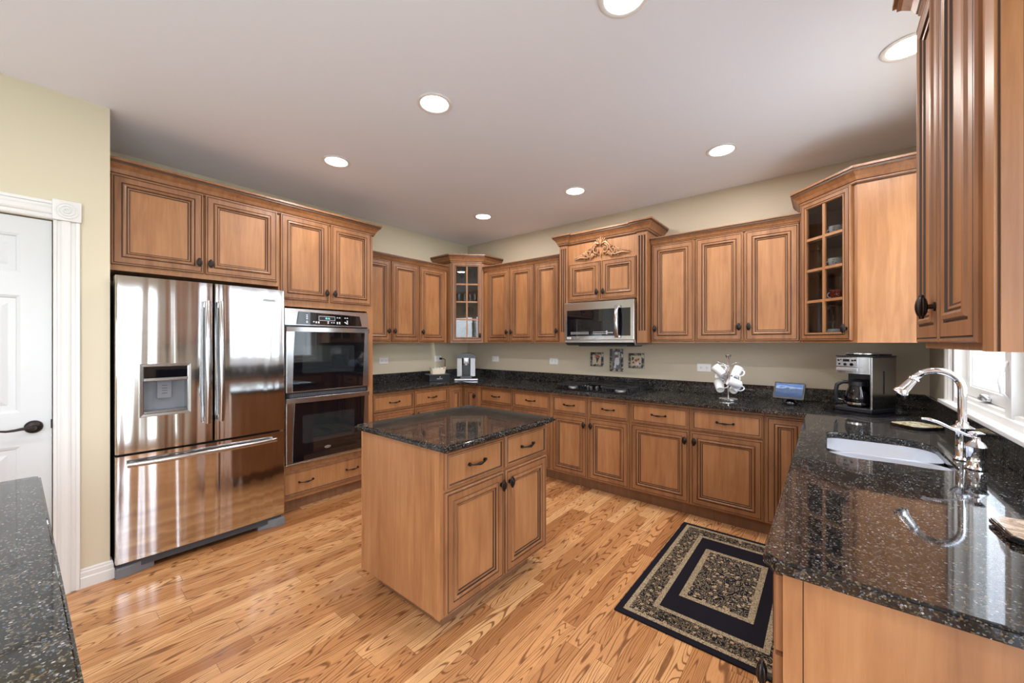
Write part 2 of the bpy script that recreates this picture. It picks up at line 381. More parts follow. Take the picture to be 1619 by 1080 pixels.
# ------------------------------------------------------------------ setting
def struct(name, bm, m, **kw):
    o = mk(name, bm, m, **kw); o['kind'] = 'structure'; return o
bm = nb(); box(bm, XL-.15, XR+.15, YF-.15, YB+.15, -.1, 0); struct('floor', bm, 'oak')
bm = nb(); box(bm, XL-.15, XR+.15, YF-.15, YB+.15, ZC, ZC+.1); struct('ceiling', bm, 'ceil')
bm = nb(); box(bm, XL-.12, XL, YSTUB-.12, YB+.12, 0, ZC); struct('wall_left', bm, 'wall2')
bm = nb(); box(bm, XL, XR, YB, YB+.12, 0, ZC); struct('wall_back', bm, 'wall')
DY0, DY1, DZ = -.72, .054, 2.035   # pantry door opening
bm = nb(); box(bm, XS-.12, XS, YF, DY0, 0, ZC); box(bm, XS-.12, XS, DY1, YSTUB, 0, ZC); box(bm, XS-.12, XS, DY0, DY1, DZ, ZC); box(bm, XL, XS-.12, YSTUB-.12, YSTUB, 0, ZC); box(bm, XS-.17, XS-.12, DY0-.1, DY1+.1, 0, DZ+.1)  # last box: unseen slab added behind the door to stop a light leak
struct('wall_pantry', bm, 'wall2')
def wall_open(name, axis, c0, c1, a0, a1, opens, m):
    bm = nb()
    def B(p0, p1, z0, z1):
        if p1-p0 < .001 or z1-z0 < .001: return
        if axis == 'x': box(bm, c0, c1, p0, p1, z0, z1)
        else: box(bm, p0, p1, c0, c1, z0, z1)
    p = a0
    for (o0, o1, z0, z1) in sorted(opens):
        B(p, o0, 0, ZC); B(o0, o1, 0, z0); B(o0, o1, z1, ZC); p = o1
    B(p, a1, 0, ZC); return struct(name, bm, m)
wall_open('wall_right', 'x', XR, XR+.12, YF, YB, [SW, PW], 'wall')
wall_open('wall_front', 'y', YF-.12, YF, XS-.12, XR, [RW], 'wall2')

# sink window: casing, sill, frame, two casement sashes
def win_frame(bm, y0, y1, z0, z1, x0, x1, t_):
    box(bm, x0, x1, y0, y0+t_, z0, z1); box(bm, x0, x1, y1-t_, y1, z0, z1); box(bm, x0, x1, y0+t_, y1-t_, z0, z0+t_); box(bm, x0, x1, y0+t_, y1-t_, z1-t_, z1)
y0, y1, z0, z1 = SW; ym = 2.42
bm = nb(); win_frame(bm, y0, y1, z0, z1, XR+.0, XR+.11, .03); box(bm, XR+.012, XR+.10, ym-.035, ym+.035, z0+.03, z1-.03)
box(bm, XR+.02, XR+.10, y0+.03, ym-.035, z0+.03, z0+.045); box(bm, XR+.02, XR+.10, ym+.035, y1-.03, z0+.03, z0+.045)
win = struct('window_1', bm, 'trimw')
tag(win, 'white double casement window above the sink counter', None)
bm = nb()
for (o0, o1, s) in ((y1, y1+.075, 1), (y0-.065, y0, -1)):
    prof = [(0, 0), (.010, .0), (.010, .012), (.018, .016), (.022, .012), (.050, .015), (.056, .020), (.075, .022), (.075, 0)]
    pts = [(XR-.001-b_*1.0, (o0+a_) if s > 0 else (o1-a_*.86)) for a_, b_ in prof]
    prism(bm, pts, z0-.0, z1+.0)
box(bm, XR-.022, XR-.001, y0-.065, y1+.075, z1, z1+.075)
mk('window_casing', bm, 'trimw', win)
bm = nb(); box(bm, XR-.045, XR+.03, y0-.09, y1+.10, z0-.016, z0+.004, bev=.004)
mk('window_sill', bm, 'trimw', win)
for (a, b) in ((y0+.034, ym-.038), (ym+.038, y1-.034)):
    bm = nb(); win_frame(bm, a, b, z0+.048, z1-.034, XR+.045, XR+.085, .05); win_frame(bm, a+.05, b-.05, z0+.098, z1-.084, XR+.055, XR+.078, .008)
    s_ = mk('sash', bm, 'trimw', win)
    bm = nb(); box(bm, XR+.064, XR+.068, a+.05, b-.05, z0+.098, z1-.084); mk('glass_pane', bm, 'pane', s_)
    yc = (a+b)/2+.0
    bm = nb(); cyl(bm, (XR+.042, yc, z0+.066), .018, .03, 16, axis='x'); box(bm, XR+.015, XR+.045, yc-.045, yc+.03, z0+.054, z0+.070, bev=.004)
    tube(bm, [(XR+.024, yc+.01, z0+.07), (XR+.016, yc-.03, z0+.082), (XR+.018, yc-.09, z0+.074), (XR+.02, yc-.12, z0+.068)], [.007, .006, .006, .007], 8)
    mk('crank_handle', bm, 'satin', s_, smooth=50)
bm = nb(); tube(bm, [(XR+.010, ym-.005, 1.30), (XR-.002, ym-.008, 1.27), (XR-.012, ym-.012, 1.22), (XR-.006, ym-.012, 1.175), (XR+.012, ym-.008, 1.15)], [.004, .006, .008, .007, .003], 8); mk('lock_lever', bm, 'trimw', win, smooth=50)

def big_window(name, axis, c, a0, a1, z0, z1, n, label):
    bm = nb()
    def B(p0, p1, za, zb, d0=.02, d1=.10):
        if axis == 'x': box(bm, c+d0, c+d1, p0, p1, za, zb)
        else: box(bm, p0, p1, c-d1, c-d0, za, zb)
    B(a0, a0+.05, z0, z1); B(a1-.05, a1, z0, z1); B(a0+.05, a1-.05, z0, z0+.06); B(a0+.05, a1-.05, z1-.06, z1)
    w_ = (a1-a0)/n
    for i in range(1, n): B(a0+w_*i-.05, a0+w_*i+.05, z0+.06, z1-.06)
    o = struct(name, bm, 'trimw'); o['label'] = label
    bm = nb()
    if axis == 'x': box(bm, c+.058, c+.062, a0+.05, a1-.05, z0+.06, z1-.06)
    else: box(bm, a0+.05, a1-.05, c-.062, c-.058, z0+.06, z1-.06)
    mk('glass_pane', bm, 'pane', o); return o
big_window('window_2', 'x', XR, *PW, 3, 'white patio door with three tall glass panels')
big_window('window_3', 'y', YF, *RW, 3, 'wide rear window with three panes')

# pantry door, six raised panels
dr = empty('door_1', (XS-.012, DY1-.004, .004), PI/2); dr['kind'] = 'structure'; dr['label'] = 'white six-panel pantry door with dark lever handle'
dw, dh = DY1-DY0-.008, DZ-.01
bm = nb()
# local: x = along +Y, front -y -> world +X; the door spans local x -dw..0
st = .105; colw = (dw-3*st)/2
xs = [-dw, -dw+st, -dw+st+colw, -dw+2*st+colw, -st, 0]
zs = [0, .22, .83, 1.005, 1.615, 1.73, 1.935, dh]
PP = [(0, 0), (.012, -.004), (.016, -.009), (.040, -.009), (.062, -.003)]
for i in range(5):
    for j in range(7):
        xa, xb, za, zb = xs[i], xs[i+1], zs[j], zs[j+1]
        if i in (1, 3) and j in (1, 3, 5): rings_rect(bm, xb-xa, zb-za, PP, None, xa, za)
        else: bm.faces.new([bm.verts.new(p) for p in ((xa, 0, za), (xb, 0, za), (xb, 0, zb), (xa, 0, zb))])
box(bm, -dw, 0, .012, .036, 0, dh)
for (a, b) in (((-dw, 0), (-dw, dh)), ((0, 0), (0, dh))): bm.faces.new([bm.verts.new(p) for p in ((a[0], 0, 0), (a[0], .012, 0), (a[0], .012, dh), (a[0], 0, dh))])
bm.faces.new([bm.verts.new(p) for p in ((-dw, 0, dh), (0, 0, dh), (0, .012, dh), (-dw, .012, dh))])
mk('door_panel', bm, 'doorw', dr)
hz = .925
bm = nb(); cyl(bm, (-.062, -.008, hz), .033, .014, 32, axis='y'); ball(bm, (-.062, -.016, hz), .030, (1, .35, 1), 20); cyl(bm, (-.062, -.035, hz), .012, .05, 16, axis='y')
tube(bm, [(-.062, -.056, hz), (-.078, -.062, hz+.002), (-.10, -.060, hz+.001), (-.125, -.058, hz-.003), (-.15, -.058, hz-.004), (-.172, -.060, hz+.001), (-.182, -.063, hz+.006)], [.012, .011, .009, .008, .007, .006, .004], 12, flat=(1, .8))
mk('door_handle', bm, 'bronze', dr, smooth=50)
bm = nb(); box(bm, -.004, .003, -.006, .02, hz-.018, hz+.03, bev=.001); mk('latch', bm, 'bronze', dr)
# casing
tr = empty('trim_1', (XS, DY1, 0), PI/2); tr['kind'] = 'structure'; tr['label'] = 'white fluted door casing with rosette corner block'
CP = [(0, 0), (0, .010), (.006, .014), (.012, .014), (.015, .009), (.024, .009), (.030, .016), (.038, .019), (.052, .019), (.060, .016), (.066, .009), (.078, .009), (.082, .016), (.092, .018), (.096, .018), (.096, 0)]
bm = nb(); prism(bm, [(a, -b-.001) for a, b in CP], 0, 2.035); mk('side_casing', bm, 'trimw', tr)
bm = nb(); prism(bm, [(DY0-DY1-a, -b-.001) for a, b in CP], 0, 2.035); mk('side_casing', bm, 'trimw', tr)
bm = nb()
prism(bm, [(-b-.001, 2.037+a) for a, b in CP], -(DY1-DY0)+.002, -.002, plane='yz'); mk('head_casing', bm, 'trimw', tr)
for xo in (-.004, DY0-DY1-.100):
    bm = nb(); box(bm, xo, xo+.106, -.028, -.001, 2.036, 2.146, bev=.004)
    for r, d in ((.040, .004), (.026, .005), (.012, .007)):
        lathe(bm, [(r-.004, 0), (r-.002, d), (r+.002, d), (r+.005, 0)], 32, c=(xo+.053, -.0275, 2.091), mtx=Matrix.Rotation(PI/2, 4, 'X'))
    mk('rosette_block', bm, 'trimw', tr, smooth=40)
BB = [(0, 0), (.016, 0), (.017, .055), (.013, .060), (.013, .085), (.010, .090), (.010, .100), (.006, .106), (0, .106)]
bm = nb(); sweep(bm, [(XS+.001, DY1+.097), (XS+.001, YSTUB+.001), (XS-.05, YSTUB+.001)], [(a, b) for a, b in BB], 1); struct('baseboard_left', bm, 'trimw')
bm = nb(); sweep(bm, [(XS+.001, YF+.001), (XS+.001, DY0-.10)], BB, 1); struct('baseboard_pantry', bm, 'trimw')

# outside: lawn and the white board siding next door
sd = mat('white_siding', (.78, .82, .86), .6); bm = nb(); box(bm, 2.0, 2.15, 1.8, 14, -.4, 3.0)
for i in range(60): box(bm, 1.985, 2.0, 1.82+i*.20, 1.82+i*.20+.175, -.4, 3.0)
o = mk('siding_wall', bm, sd); tag(o, 'white vertical board wall outside the sink window', 'wall')

# ------------------------------------------------------------------ upper cabinets
ZU0, ZU1 = 1.372, 2.280
def root(loc, rz, label, group=None, name='wall_cabinet', cat='cabinet'): return empty(name, loc, rz, label, cat, group)
def upper(loc, rz, w, d, doors, label, z0=ZU0, z1=ZU1, dz0=None, dz1=None, big=False, cpath=None, ztop=None, kz=.10, name='wall_cabinet'):
    r = root((loc[0], loc[1], z0), rz, label, name=name)
    body(r, w, d, 0, z1-z0)
    dz0 = .016 if dz0 is None else dz0-z0; dz1 = (z1-z0-.035) if dz1 is None else dz1-z0
    for (a, b, k_) in doors: door(r, a, b, dz0, dz1, (k_, kz) if k_ else None)
    crown(r, cpath or [(0, 0), (w, 0)], (ztop or z1)-z0, big)
    return r
# above the fridge + over the ovens (front plane X=-3.36)
FX = -3.36
r = upper((FX, YSTUB+.002), PI/2, .932, .585, [(.010, .455, 'R'), (.467, .918, 'L')], 'wide two-door cabinet directly above the refrigerator', z0=1.815, z1=2.44, dz0=1.85, dz1=2.397, big=True, ztop=2.428, kz=.07)
# tall oven cabinet
r = empty('oven_cabinet', (FX, 1.202, 0), PI/2, 'tall cabinet housing the double oven, two doors above and one wide drawer below', 'cabinet')
W_ = .818
bm = nb(); box(bm, 0, .022, 0, .585, .10, 2.44); box(bm, W_-.022, W_, 0, .585, .10, 2.44); box(bm, .022, W_-.022, 0, .585, 1.665, 2.44); box(bm, .022, W_-.022, 0, .585, .10, .372); box(bm, .022, W_-.022, .56, .585, .372, 1.665)
box(bm, .022, .036, 0, .02, .372, 1.665); box(bm, W_-.062, W_-.022, 0, .02, .372, 1.665)
mk('cabinet_box', bm, 'wood', r)
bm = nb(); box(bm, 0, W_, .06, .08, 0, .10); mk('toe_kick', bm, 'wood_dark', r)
door(r, .012, .394, 1.722, 2.397, ('R', .075)); door(r, .412, W_-.026, 1.722, 2.397, ('L', .075))
drawer(r, .02, W_-.03, .13, .335, (.24, .76))
crown(r, [(0, 0), (W_, 0), (W_, .585)], 2.428, True)
# left wall uppers (front plane X=-3.64)
UX = -3.64
upper((UX, 2.022), PI/2, .745, .305, [(.006, .362, 'R'), (.384, .735, 'L')], 'two-door wall cabinet just right of the oven tower, on the left wall', kz=.11)
upper((UX, 2.768), PI/2, .42, .305, [(.012, .375, 'L')], 'single-door wall cabinet between the two-door unit and the left corner glass cabinet', kz=.11)
# corner cabinets with glass doors
def corner_cab(loc, rz, plan, w, label, d0, d1, knob_side):
    """plan: local outline of the body, first two points are the glass front (0,0)-(w,0)"""
    H_ = 2.42-ZU0
    r = empty('corner_cabinet', (loc[0], loc[1], ZU0), rz, label, 'cabinet')
    bm = nb(); t_ = .018
    prism(bm, plan, 0, t_); prism(bm, plan, H_-.04, H_)
    n = len(plan)
    for i in range(1, n):
        a = Vector(plan[i]); b = Vector(plan[(i+1) % n]); d = (b-a).normalized(); nn = Vector((-d.y, d.x))*t_
        q = [a, b, b+nn, a+nn]; prism(bm, [tuple(v) for v in q], t_, H_-.04)
    mk('cabinet_box', bm, 'wood', r)
    bm = nb()   # face frame
    box(bm, 0, d0+.03, 0, .018, t_, H_-.04); box(bm, d1-.03, w, 0, .018, t_, H_-.04); box(bm, d0+.03, d1-.03, 0, .018, t_, .045); box(bm, d0+.03, d1-.03, 0, .018, H_-.075, H_-.04)
    mk('face_frame', bm, 'wood_frame', r)
    c = Vector((sum(p[0] for p in plan)/n, sum(p[1] for p in plan)/n)); cy = c.y
    dh_ = H_-.065; ih = dh_-2*IN_
    ins = [(c.x+(p[0]-c.x)*.90, max(.03, cy+(p[1]-cy)*.90)) for p in plan]
    for i in range(1, 4):
        z = .016+IN_+ih*i/4
        bm = nb(); prism(bm, ins, z-.009, z+.009); mk('shelf', bm, 'wood_in', r)
    g = mk('glass_door', glassdoor_bm(d1-d0, dh_), ['wood', 'glaze', 'wood_frame'], r, (d0, 0, .016))
    bm = nb(); box(bm, IN_, d1-d0-IN_, -.010, -.007, IN_, dh_-IN_); mk('glass_pane', bm, 'cab_glass', g)
    knob(g, (d1-d0-.026) if knob_side == 'R' else .026, .075, -.020)
    crown(r, [plan[-1], plan[0], plan[1], plan[2]] if n > 4 else [plan[0], plan[1]], H_-.012, True)
    return r, ih
s2 = math.sqrt(.5)
def to_local(loc, rz, pts):
    return [((x-loc[0])*math.cos(rz)+(y-loc[1])*math.sin(rz), -(x-loc[0])*math.sin(rz)+(y-loc[1])*math.cos(rz)) for x, y in pts]
LA, LB = (-3.625, 3.245), (-3.345, 3.525)
wl_ = math.dist(LA, LB); loc = LA
pl = to_local(LA, PI/4, [LA, LB, (-3.345, YB-.002), (XL+.002, YB-.002), (XL+.002, 3.245)])
cabL, ihL = corner_cab(LA, PI/4, pl, wl_, 'diagonal corner cabinet with glass door in the far left corner, wine glasses inside', .012, wl_-.012, 'R')
# stiles beside corner cabinet
RA, RB = (-.150, 3.530), (.145, 3.235)
wr_ = math.dist(RA, RB)
pr_ = to_local(RA, -PI/4, [RA, RB, (XR-.002, 3.235), (XR-.002, YB-.002), (-.150, YB-.002)])
cabR, ihR = corner_cab(RA, -PI/4, pr_, wr_, 'diagonal corner cabinet with glass door and cups inside, right end of the back wall', .012, wr_-.030, 'R')
# back wall uppers (front plane Y=3.535)
UY = 3.535
upper((-3.328, UY), 0, .778, .312, [(.066, .413, 'R'), (.431, .766, 'L')], 'two-door wall cabinet on the back wall just right of the left corner glass cabinet', kz=.11)
upper((-2.549, UY), 0, .364, .312, [(.010, .328, 'R')], 'single-door wall cabinet on the back wall touching the left side of the range hood cabinet', kz=.11)
upper((-1.245, UY), 0, .375, .312, [(.016, .366, 'L')], 'single-door wall cabinet on the back wall touching the right side of the range hood cabinet', kz=.11)
upper((-.869, UY), 0, .716, .312, [(.006, .352, 'R'), (.366, .706, 'L')], 'two-door wall cabinet on the back wall left of the right corner glass cabinet', kz=.11)
# hood cabinet with pilasters and carved onlay
HX0, HX1, HY = -2.165, -1.250, 3.47
r = empty('hood_cabinet', (HX0, HY, ZU0), 0, 'raised cabinet above the microwave with fluted pilasters and a carved scroll', 'cabinet')
w = HX1-HX0; d = YB-.002-HY; pw = .092
bm = nb(); box(bm, pw, w-pw, 0, d, .415, 1.075); mk('cabinet_box', bm, 'wood', r)
for x0 in (0, w-pw):
    bm = nb(); box(bm, x0, x0+pw, .0, d, 0, 1.075)
    # fluted face
    def face(z0, z1, flute):
        pts = [(x0, 0), (x0, -.030)]
        if flute:
            for c_ in (.022, .046, .070):
                for a_ in range(7): th = PI*a_/6; pts.append((x0+c_-.0085*math.cos(th), -.030+.010*math.sin(th)))
        pts += [(x0+pw, -.030), (x0+pw, 0)]
        nf = len(bm.faces); prism(bm, pts, z0, z1)
        if flute:
            bm.faces.ensure_lookup_table()
            for f_ in list(bm.faces)[nf:]:
                c_ = f_.calc_center_median()
                if len(f_.verts) == 4 and -.0295 < c_.y < -.0205: f_.material_index = 1 if c_.y > -.026 else 0
    face(0, .11, False); face(.11, .97, True); face(.97, 1.075, False)
    mk('pilaster', bm, ['wood_frame', 'glaze'], r)
door(r, pw+.012, w/2-.008, .425, .800, ('R', .07)); door(r, w/2+.008, w-pw-.012, .425, .800, ('L', .07))
bm = nb(); sweep(bm, [(0, d), (0, -.030), (pw, -.030), (pw, 0), (w-pw, 0), (w-pw, -.030), (w, -.030), (w, d)], CROWN_L, 1, CROWN_LM, 1.045); mk('crown_moulding', bm, ['wood_frame', 'glaze'], r)
# carved onlay
bm = nb(); oc = w/2; oz = .905
def spiral(cx_, cz_, r0, r1, a0, turns, wdt, sgn=1, steps=26):
    pts, rs = [], []
    for i in range(steps):
        t_ = i/(steps-1); a_ = a0+sgn*turns*2*PI*t_; rr = r0+(r1-r0)*t_
        pts.append((cx_+rr*math.cos(a_), -.012, cz_+rr*math.sin(a_))); rs.append(wdt*(1-.55*t_))
    tube(bm, pts, rs, 8)
for s in (-1, 1):
    spiral(oc+s*.045, oz, .036, .008, PI/2 if s > 0 else PI/2, 1.2, .0085, -s)
    spiral(oc+s*.125, oz-.018, .032, .006, 0 if s < 0 else PI, 1.3, .0075, s)
    pts = [(oc+s*.018, -.012, oz+.045), (oc+s*.05, -.014, oz+.052), (oc+s*.085, -.012, oz+.030), (oc+s*.10, -.011, oz-.005), (oc+s*.14, -.012, oz-.050), (oc+s*.18, -.012, oz-.045), (oc+s*.22, -.010, oz-.040), (oc+s*.285, -.008, oz-.050)]
    tube(bm, pts, [.006, .008, .009, .008, .007, .008, .007, .003], 8)
    for i in range(9):
        t_ = i/8; x_ = oc+s*(.15+.13*t_); z_ = oz-.015-.022*t_
        ball(bm, (x_, -.009, z_), .022*(1-.5*t_), (1.1, .45, .42), 10, rot=Matrix.Rotation(-s*(.9-.5*t_), 4, 'Y'))
    for i in range(5):
        a_ = PI/2-s*(.28+.30*i); ball(bm, (oc+.050*math.cos(a_)*1.25, -.009, oz+.030+.042*math.sin(a_)), .020, (1, .45, .36), 10, rot=Matrix.Rotation(-a_, 4, 'Y'))
    for i in range(4): ball(bm, (oc+s*(.078+.012*i), -.010, oz-.030-.006*i), .013, (.6, .6, 1.2), 8, rot=Matrix.Rotation(s*.5, 4, 'Y'))
for s in (-1, 1):
    spiral(oc+s*.082, oz+.018, .020, .004, 0, 1.2, .006, -s)
    spiral(oc+s*.185, oz-.030, .020, .004, PI, 1.2, .0055, s)
    for i in range(7): ball(bm, (oc+s*(.055+.026*i), -.008, oz+.048-.012*i), .015-.001*i, (1.1, .5, .5), 8, rot=Matrix.Rotation(s*.9, 4, 'Y'))
    for i in range(6): ball(bm, (oc+s*(.03+.03*i), -.008, oz-.030-.005*i), .011, (1.2, .5, .5), 8, rot=Matrix.Rotation(-s*.6, 4, 'Y'))
for i in range(3): ball(bm, (oc, -.012, oz+.050+.016*i), .017-.003*i, (.8, .5, 1.2), 10)
ball(bm, (oc, -.010, oz-.035), .014, (.6, .5, 1.6), 10)
M['carve'] = mat('glazed_shaded_carving', (.4, .2, .1), .35); t = NT(M['carve']); pt = t.new('ShaderNodeNewGeometry').outputs['Pointiness']
t.link(t.ramp(pt, [(.47, (.04, .018, .010)), (.53, (.24, .11, .05)), (.64, (.50, .29, .15))]), t.b.inputs['Base Color'])  # glaze colour, with crevice shade and edge highlights painted in by pointiness
for v_ in bm.verts: v_.co.z = oz+(v_.co.z-oz)*1.3; v_.co.y *= 1.4
mk('carved_scroll', bm, 'carve', r, smooth=60)
# near right wall cabinet (front plane X=.22)
r = upper((.222, 1.640), -PI/2, .655, .316, [(.008, .292, 'R'), (.306, .590, None)], 'large wall cabinet in the right foreground, side panel facing the viewer', z0=1.357, z1=2.315, dz0=1.372, dz1=2.29, big=True, ztop=2.375, kz=.088,
          cpath=[(0, .316), (0, 0), (.655, 0), (.655, .316)])
bm = nb(); box(bm, .6555, .662, -.006, .0165, 0, .958); box(bm, .6555, .661, .019, .316, 0, .958); box(bm, .6555, .6575, -.008, .316, .001, .957, 1)
mk('end_panel', bm, ['wood', 'glaze'], r)
bm = nb(); box(bm, .596, .655, -.012, .0, 0, .958); mk('filler_stile', bm, 'wood', r)

# ------------------------------------------------------------------ base cabinets
ZB0, ZB1 = .105, .882
def base(loc, rz, w, d, units, label, toe=True, name='base_cabinet', toe_w=None):
    r = empty(name, (loc[0], loc[1], 0), rz, label, 'cabinet')
    if any(u[0] == 'sink' for u in units):
        bm = nb(); box(bm, .0008, w-.0008, .0005, d, ZB0, .66); box(bm, .0008, w-.0008, .0005, .02, .66, ZB1); box(bm, .0008, .02, .02, d, .66, ZB1); box(bm, w-.02, w-.0008, .02, d, .66, ZB1); mk('cabinet_box', bm, ['wood'], r)
    else: body(r, w, d, ZB0, ZB1)
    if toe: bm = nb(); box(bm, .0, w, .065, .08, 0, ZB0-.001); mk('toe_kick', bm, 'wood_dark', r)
    for (kind, a, b, kk) in units:
        if kind == 'dd':
            drawer(r, a, b, .692, .858); door(r, a, b, .118, .680, (kk, .49))
        elif kind == 'door': door(r, a, b, .118, .858, (kk, .66) if kk else None)
        elif kind == '3d':
            drawer(r, a, b, .692, .858); drawer(r, a, b, .412, .680); drawer(r, a, b, .118, .400)
        elif kind == 'sink':
            drawer(r, a, b, .692, .858, ()); mid = (a+b)/2; door(r, a, mid-.004, .118, .680, ('R', .49)); door(r, mid+.004, b, .118, .680, ('L', .49))
    return r
BX = -3.395; BY = 3.235
base((BX, 2.022), PI/2, .966, .553, [('dd', .018, .484, 'R'), ('dd', .503, .958, 'L')], 'base cabinet with two drawers on the left wall, right of the oven tower')
# corner base with two short doors at a right angle
r = empty('corner_base_cabinet', (BX, 2.989, 0), PI/2, 'inside-corner base cabinet with two narrow doors meeting at right angles', 'cabinet')
bm = nb(); pts = to_local((BX, 2.989), PI/2, [(BX, 2.989), (BX, BY), (-3.115, BY), (-3.115, YB-.002), (XL+.002, YB-.002), (XL+.002, 2.989)]); prism(bm, pts, ZB0, ZB1); mk('cabinet_box', bm, 'wood', r)
bm = nb(); pts = to_local((BX, 2.989), PI/2, [(BX-.065, 2.989), (BX-.065, BY+.065), (-3.115, BY+.065), (-3.115, BY+.08), (BX-.08, BY+.08), (BX-.08, 2.989)]); prism(bm, pts, 0, ZB0-.001); mk('toe_kick', bm, 'wood_dark', r)
door(r, .014, .225, .118, .858)
dd = mk('door', door_bm(.205, .74), ['wood', 'glaze', 'wood_frame'], r, (BY-2.989, -(-3.352-BX)-.0, .118), rz=-PI/2); 
dd.location = (BY-2.989, -.036, .118)
knob(dd, .205-.022, .64, -.02)
base((-3.114, BY), 0, .981, .613, [('dd', .022, .492, 'R'), ('dd', .507, .966, 'L')], 'base cabinet with two drawers on the back wall, behind the island')
base((-2.132, BY), 0, .814, .613, [('dd', .022, .404, 'R'), ('dd', .424, .804, 'L')], 'base cabinet with two drawers directly under the gas cooktop')
base((-1.317, BY), 0, .973, .613, [('dd', .010, .475, 'R'), ('dd', .492, .965, 'L')], 'widest base cabinet with two drawers on the back wall, under the mug stand')
base((-.343, BY), 0, .268, .613, [('door', .012, .235, None)], 'narrow full-height base door at the right end of the back run')
# right run (front plane X=-.075)
RX = -.075
base((RX, 3.234), -PI/2, .20, .613, [], 'corner filler section of the right run beside the sink cabinet', name='filler_cabinet')
base((RX, 3.033), -PI/2, 1.10, .613, [('sink', .01, 1.09, None)], 'sink base cabinet under the steel sink on the right wall')
base((RX, 1.932), -PI/2, .44, .613, [('3d', .008, .432, None)], 'three-drawer base cabinet on the right wall between sink and end cabinet')
r = base((RX, 1.491), -PI/2, .465, .613, [('dd', .010, .455, 'R')], 'end base cabinet of the right counter with a plain side panel facing the viewer')
bm = nb(); box(bm, .4655, .470, .0, .034, 0, ZB1); box(bm, .4655, .469, .036, .613, 0, ZB1); box(bm, .4655, .4665, .0, .613, .001, ZB1-.001, 1); mk('end_panel', bm, ['wood', 'glaze'], r)
# island
r = empty('kitchen_island', (-1.375, 1.165, 0), PI/2, 'freestanding wooden island base under its granite top in the middle of the floor', 'island')
w, d = .842, .665
bm = nb(); box(bm, 0, w, 0, d, .100, ZB1); box(bm, -.004, 0, .0, d, .100, ZB1); mk('cabinet_box', bm, 'wood', r)
bm = nb(); box(bm, -.008, -.004, -.004, .014, .100, ZB1); box(bm, -.0055, -.004, .014, .016, .100, ZB1, 1); box(bm, -.008, -.004, .016, .030, .100, ZB1); box(bm, -.008, -.004, d-.012, d, .100, ZB1); mk('corner_stile', bm, ['wood', 'glaze'], r)
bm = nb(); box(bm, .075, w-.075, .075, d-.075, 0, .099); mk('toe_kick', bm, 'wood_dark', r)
for (a, b, k_) in ((.020, .430, 'R'), (.448, w-.006, 'L')):
    drawer(r, a, b, .690, .862); door(r, a, b, .112, .676, (k_, .50))

# ------------------------------------------------------------------ countertops
def slab(name, outer, holes, z0, z1, label=None, bev=.006, parent=None):
    bm = nb(); es = []
    for loop in [outer]+holes:
        vs_ = [bm.verts.new((x, y, z1)) for x, y in loop]
        es += [bm.edges.new((vs_[i], vs_[(i+1) % len(vs_)])) for i in range(len(vs_))]
    bmesh.ops.triangle_fill(bm, use_beauty=True, use_dissolve=False, edges=es)
    for f in bm.faces:
        if f.normal.z < 0: f.normal_flip()
    ex = bmesh.ops.extrude_face_region(bm, geom=list(bm.faces))
    bmesh.ops.translate(bm, vec=(0, 0, z0-z1), verts=[v for v in ex['geom'] if isinstance(v, bmesh.types.BMVert)])
    bmesh.ops.recalc_face_normals(bm, faces=bm.faces)
    be = [e_ for e_ in bm.edges if len(e_.link_faces) == 2 and e_.calc_face_angle(0) > 1.2 and abs(e_.verts[0].co.z-e_.verts[1].co.z) < 1e-5]
    bmesh.ops.bevel(bm, geom=be, offset=bev, segments=3, affect='EDGES')
    o = mk(name, bm, 'granite', parent, smooth=35)
    if label: tag(o, label, 'countertop')
    return o
def rrect(x0, x1, y0, y1, rs, n=8):
    pts = []
    for (cx_, cy_, a0, r_) in ((x1, y1, 0, rs[2]), (x0, y1, PI/2, rs[3]), (x0, y0, PI, rs[0]), (x1, y0, 3*PI/2, rs[1])):
        ox = cx_-r_ if cx_ == x1 else cx_+r_; oy = cy_-r_ if cy_ == y1 else cy_+r_
        for i in range(n+1): a_ = a0+PI/2*i/n; pts.append((ox+r_*math.cos(a_), oy+r_*math.sin(a_)))
    return pts
ZT0, ZT1 = .884, .914
CE, CYE, CXE = -3.345, 3.155, -.110       # left edge X, back edge Y, right edge X
SK = rrect(-.002, .365, 2.06, 2.59, (.10, .06, .12, .06))
ct = slab('countertop', [(XL+.001, 2.0225), (CE, 2.0225), (CE, CYE), (CXE, CYE), (CXE, 1.010), (CXE+.025, .985), (XR-.001, .985), (XR-.001, YB-.001), (XL+.001, YB-.001)], [SK], ZT0, ZT1,
          'long black granite counter running around the back and both side walls')
bm = nb()
box(bm, XL+.001, XL+.021, 2.0225, YB-.001, ZT1, 1.016, bev=.003); box(bm, XL+.021, XR-.021, YB-.021, YB-.001, ZT1, 1.016, bev=.003)
box(bm, XR-.024, XR-.001, .99, YB-.001, ZT1, 1.014, bev=.003)
mk('backsplash', bm, 'granite', ct)
slab('island_countertop', [(-2.055, 1.125), (-1.300, 1.125), (-1.300, 2.020), (-2.055, 2.020)], [], ZT0, ZT1, 'black granite top resting on the wooden island', bev=.010)
slab('peninsula_countertop', [(-2.113, -.005), (-2.100, .008), (-.60, .045), (-.585, .030), (-.585, -1.0), (-2.113, -1.0)], [], ZT0, ZT1, 'black granite counter in the bottom left foreground', bev=.006)
r = empty('base_cabinet', (-2.09, -.02, 0), PI, 'wooden cabinet base beneath the foreground granite counter', 'cabinet')
bm = nb(); box(bm, -1.39, 0, 0, .90, .10, ZB1); mk('cabinet_box', bm, 'wood', r)
bm = nb(); box(bm, -1.33, -.06, .065, .84, 0, .10); mk('toe_kick', bm, 'wood_dark', r)
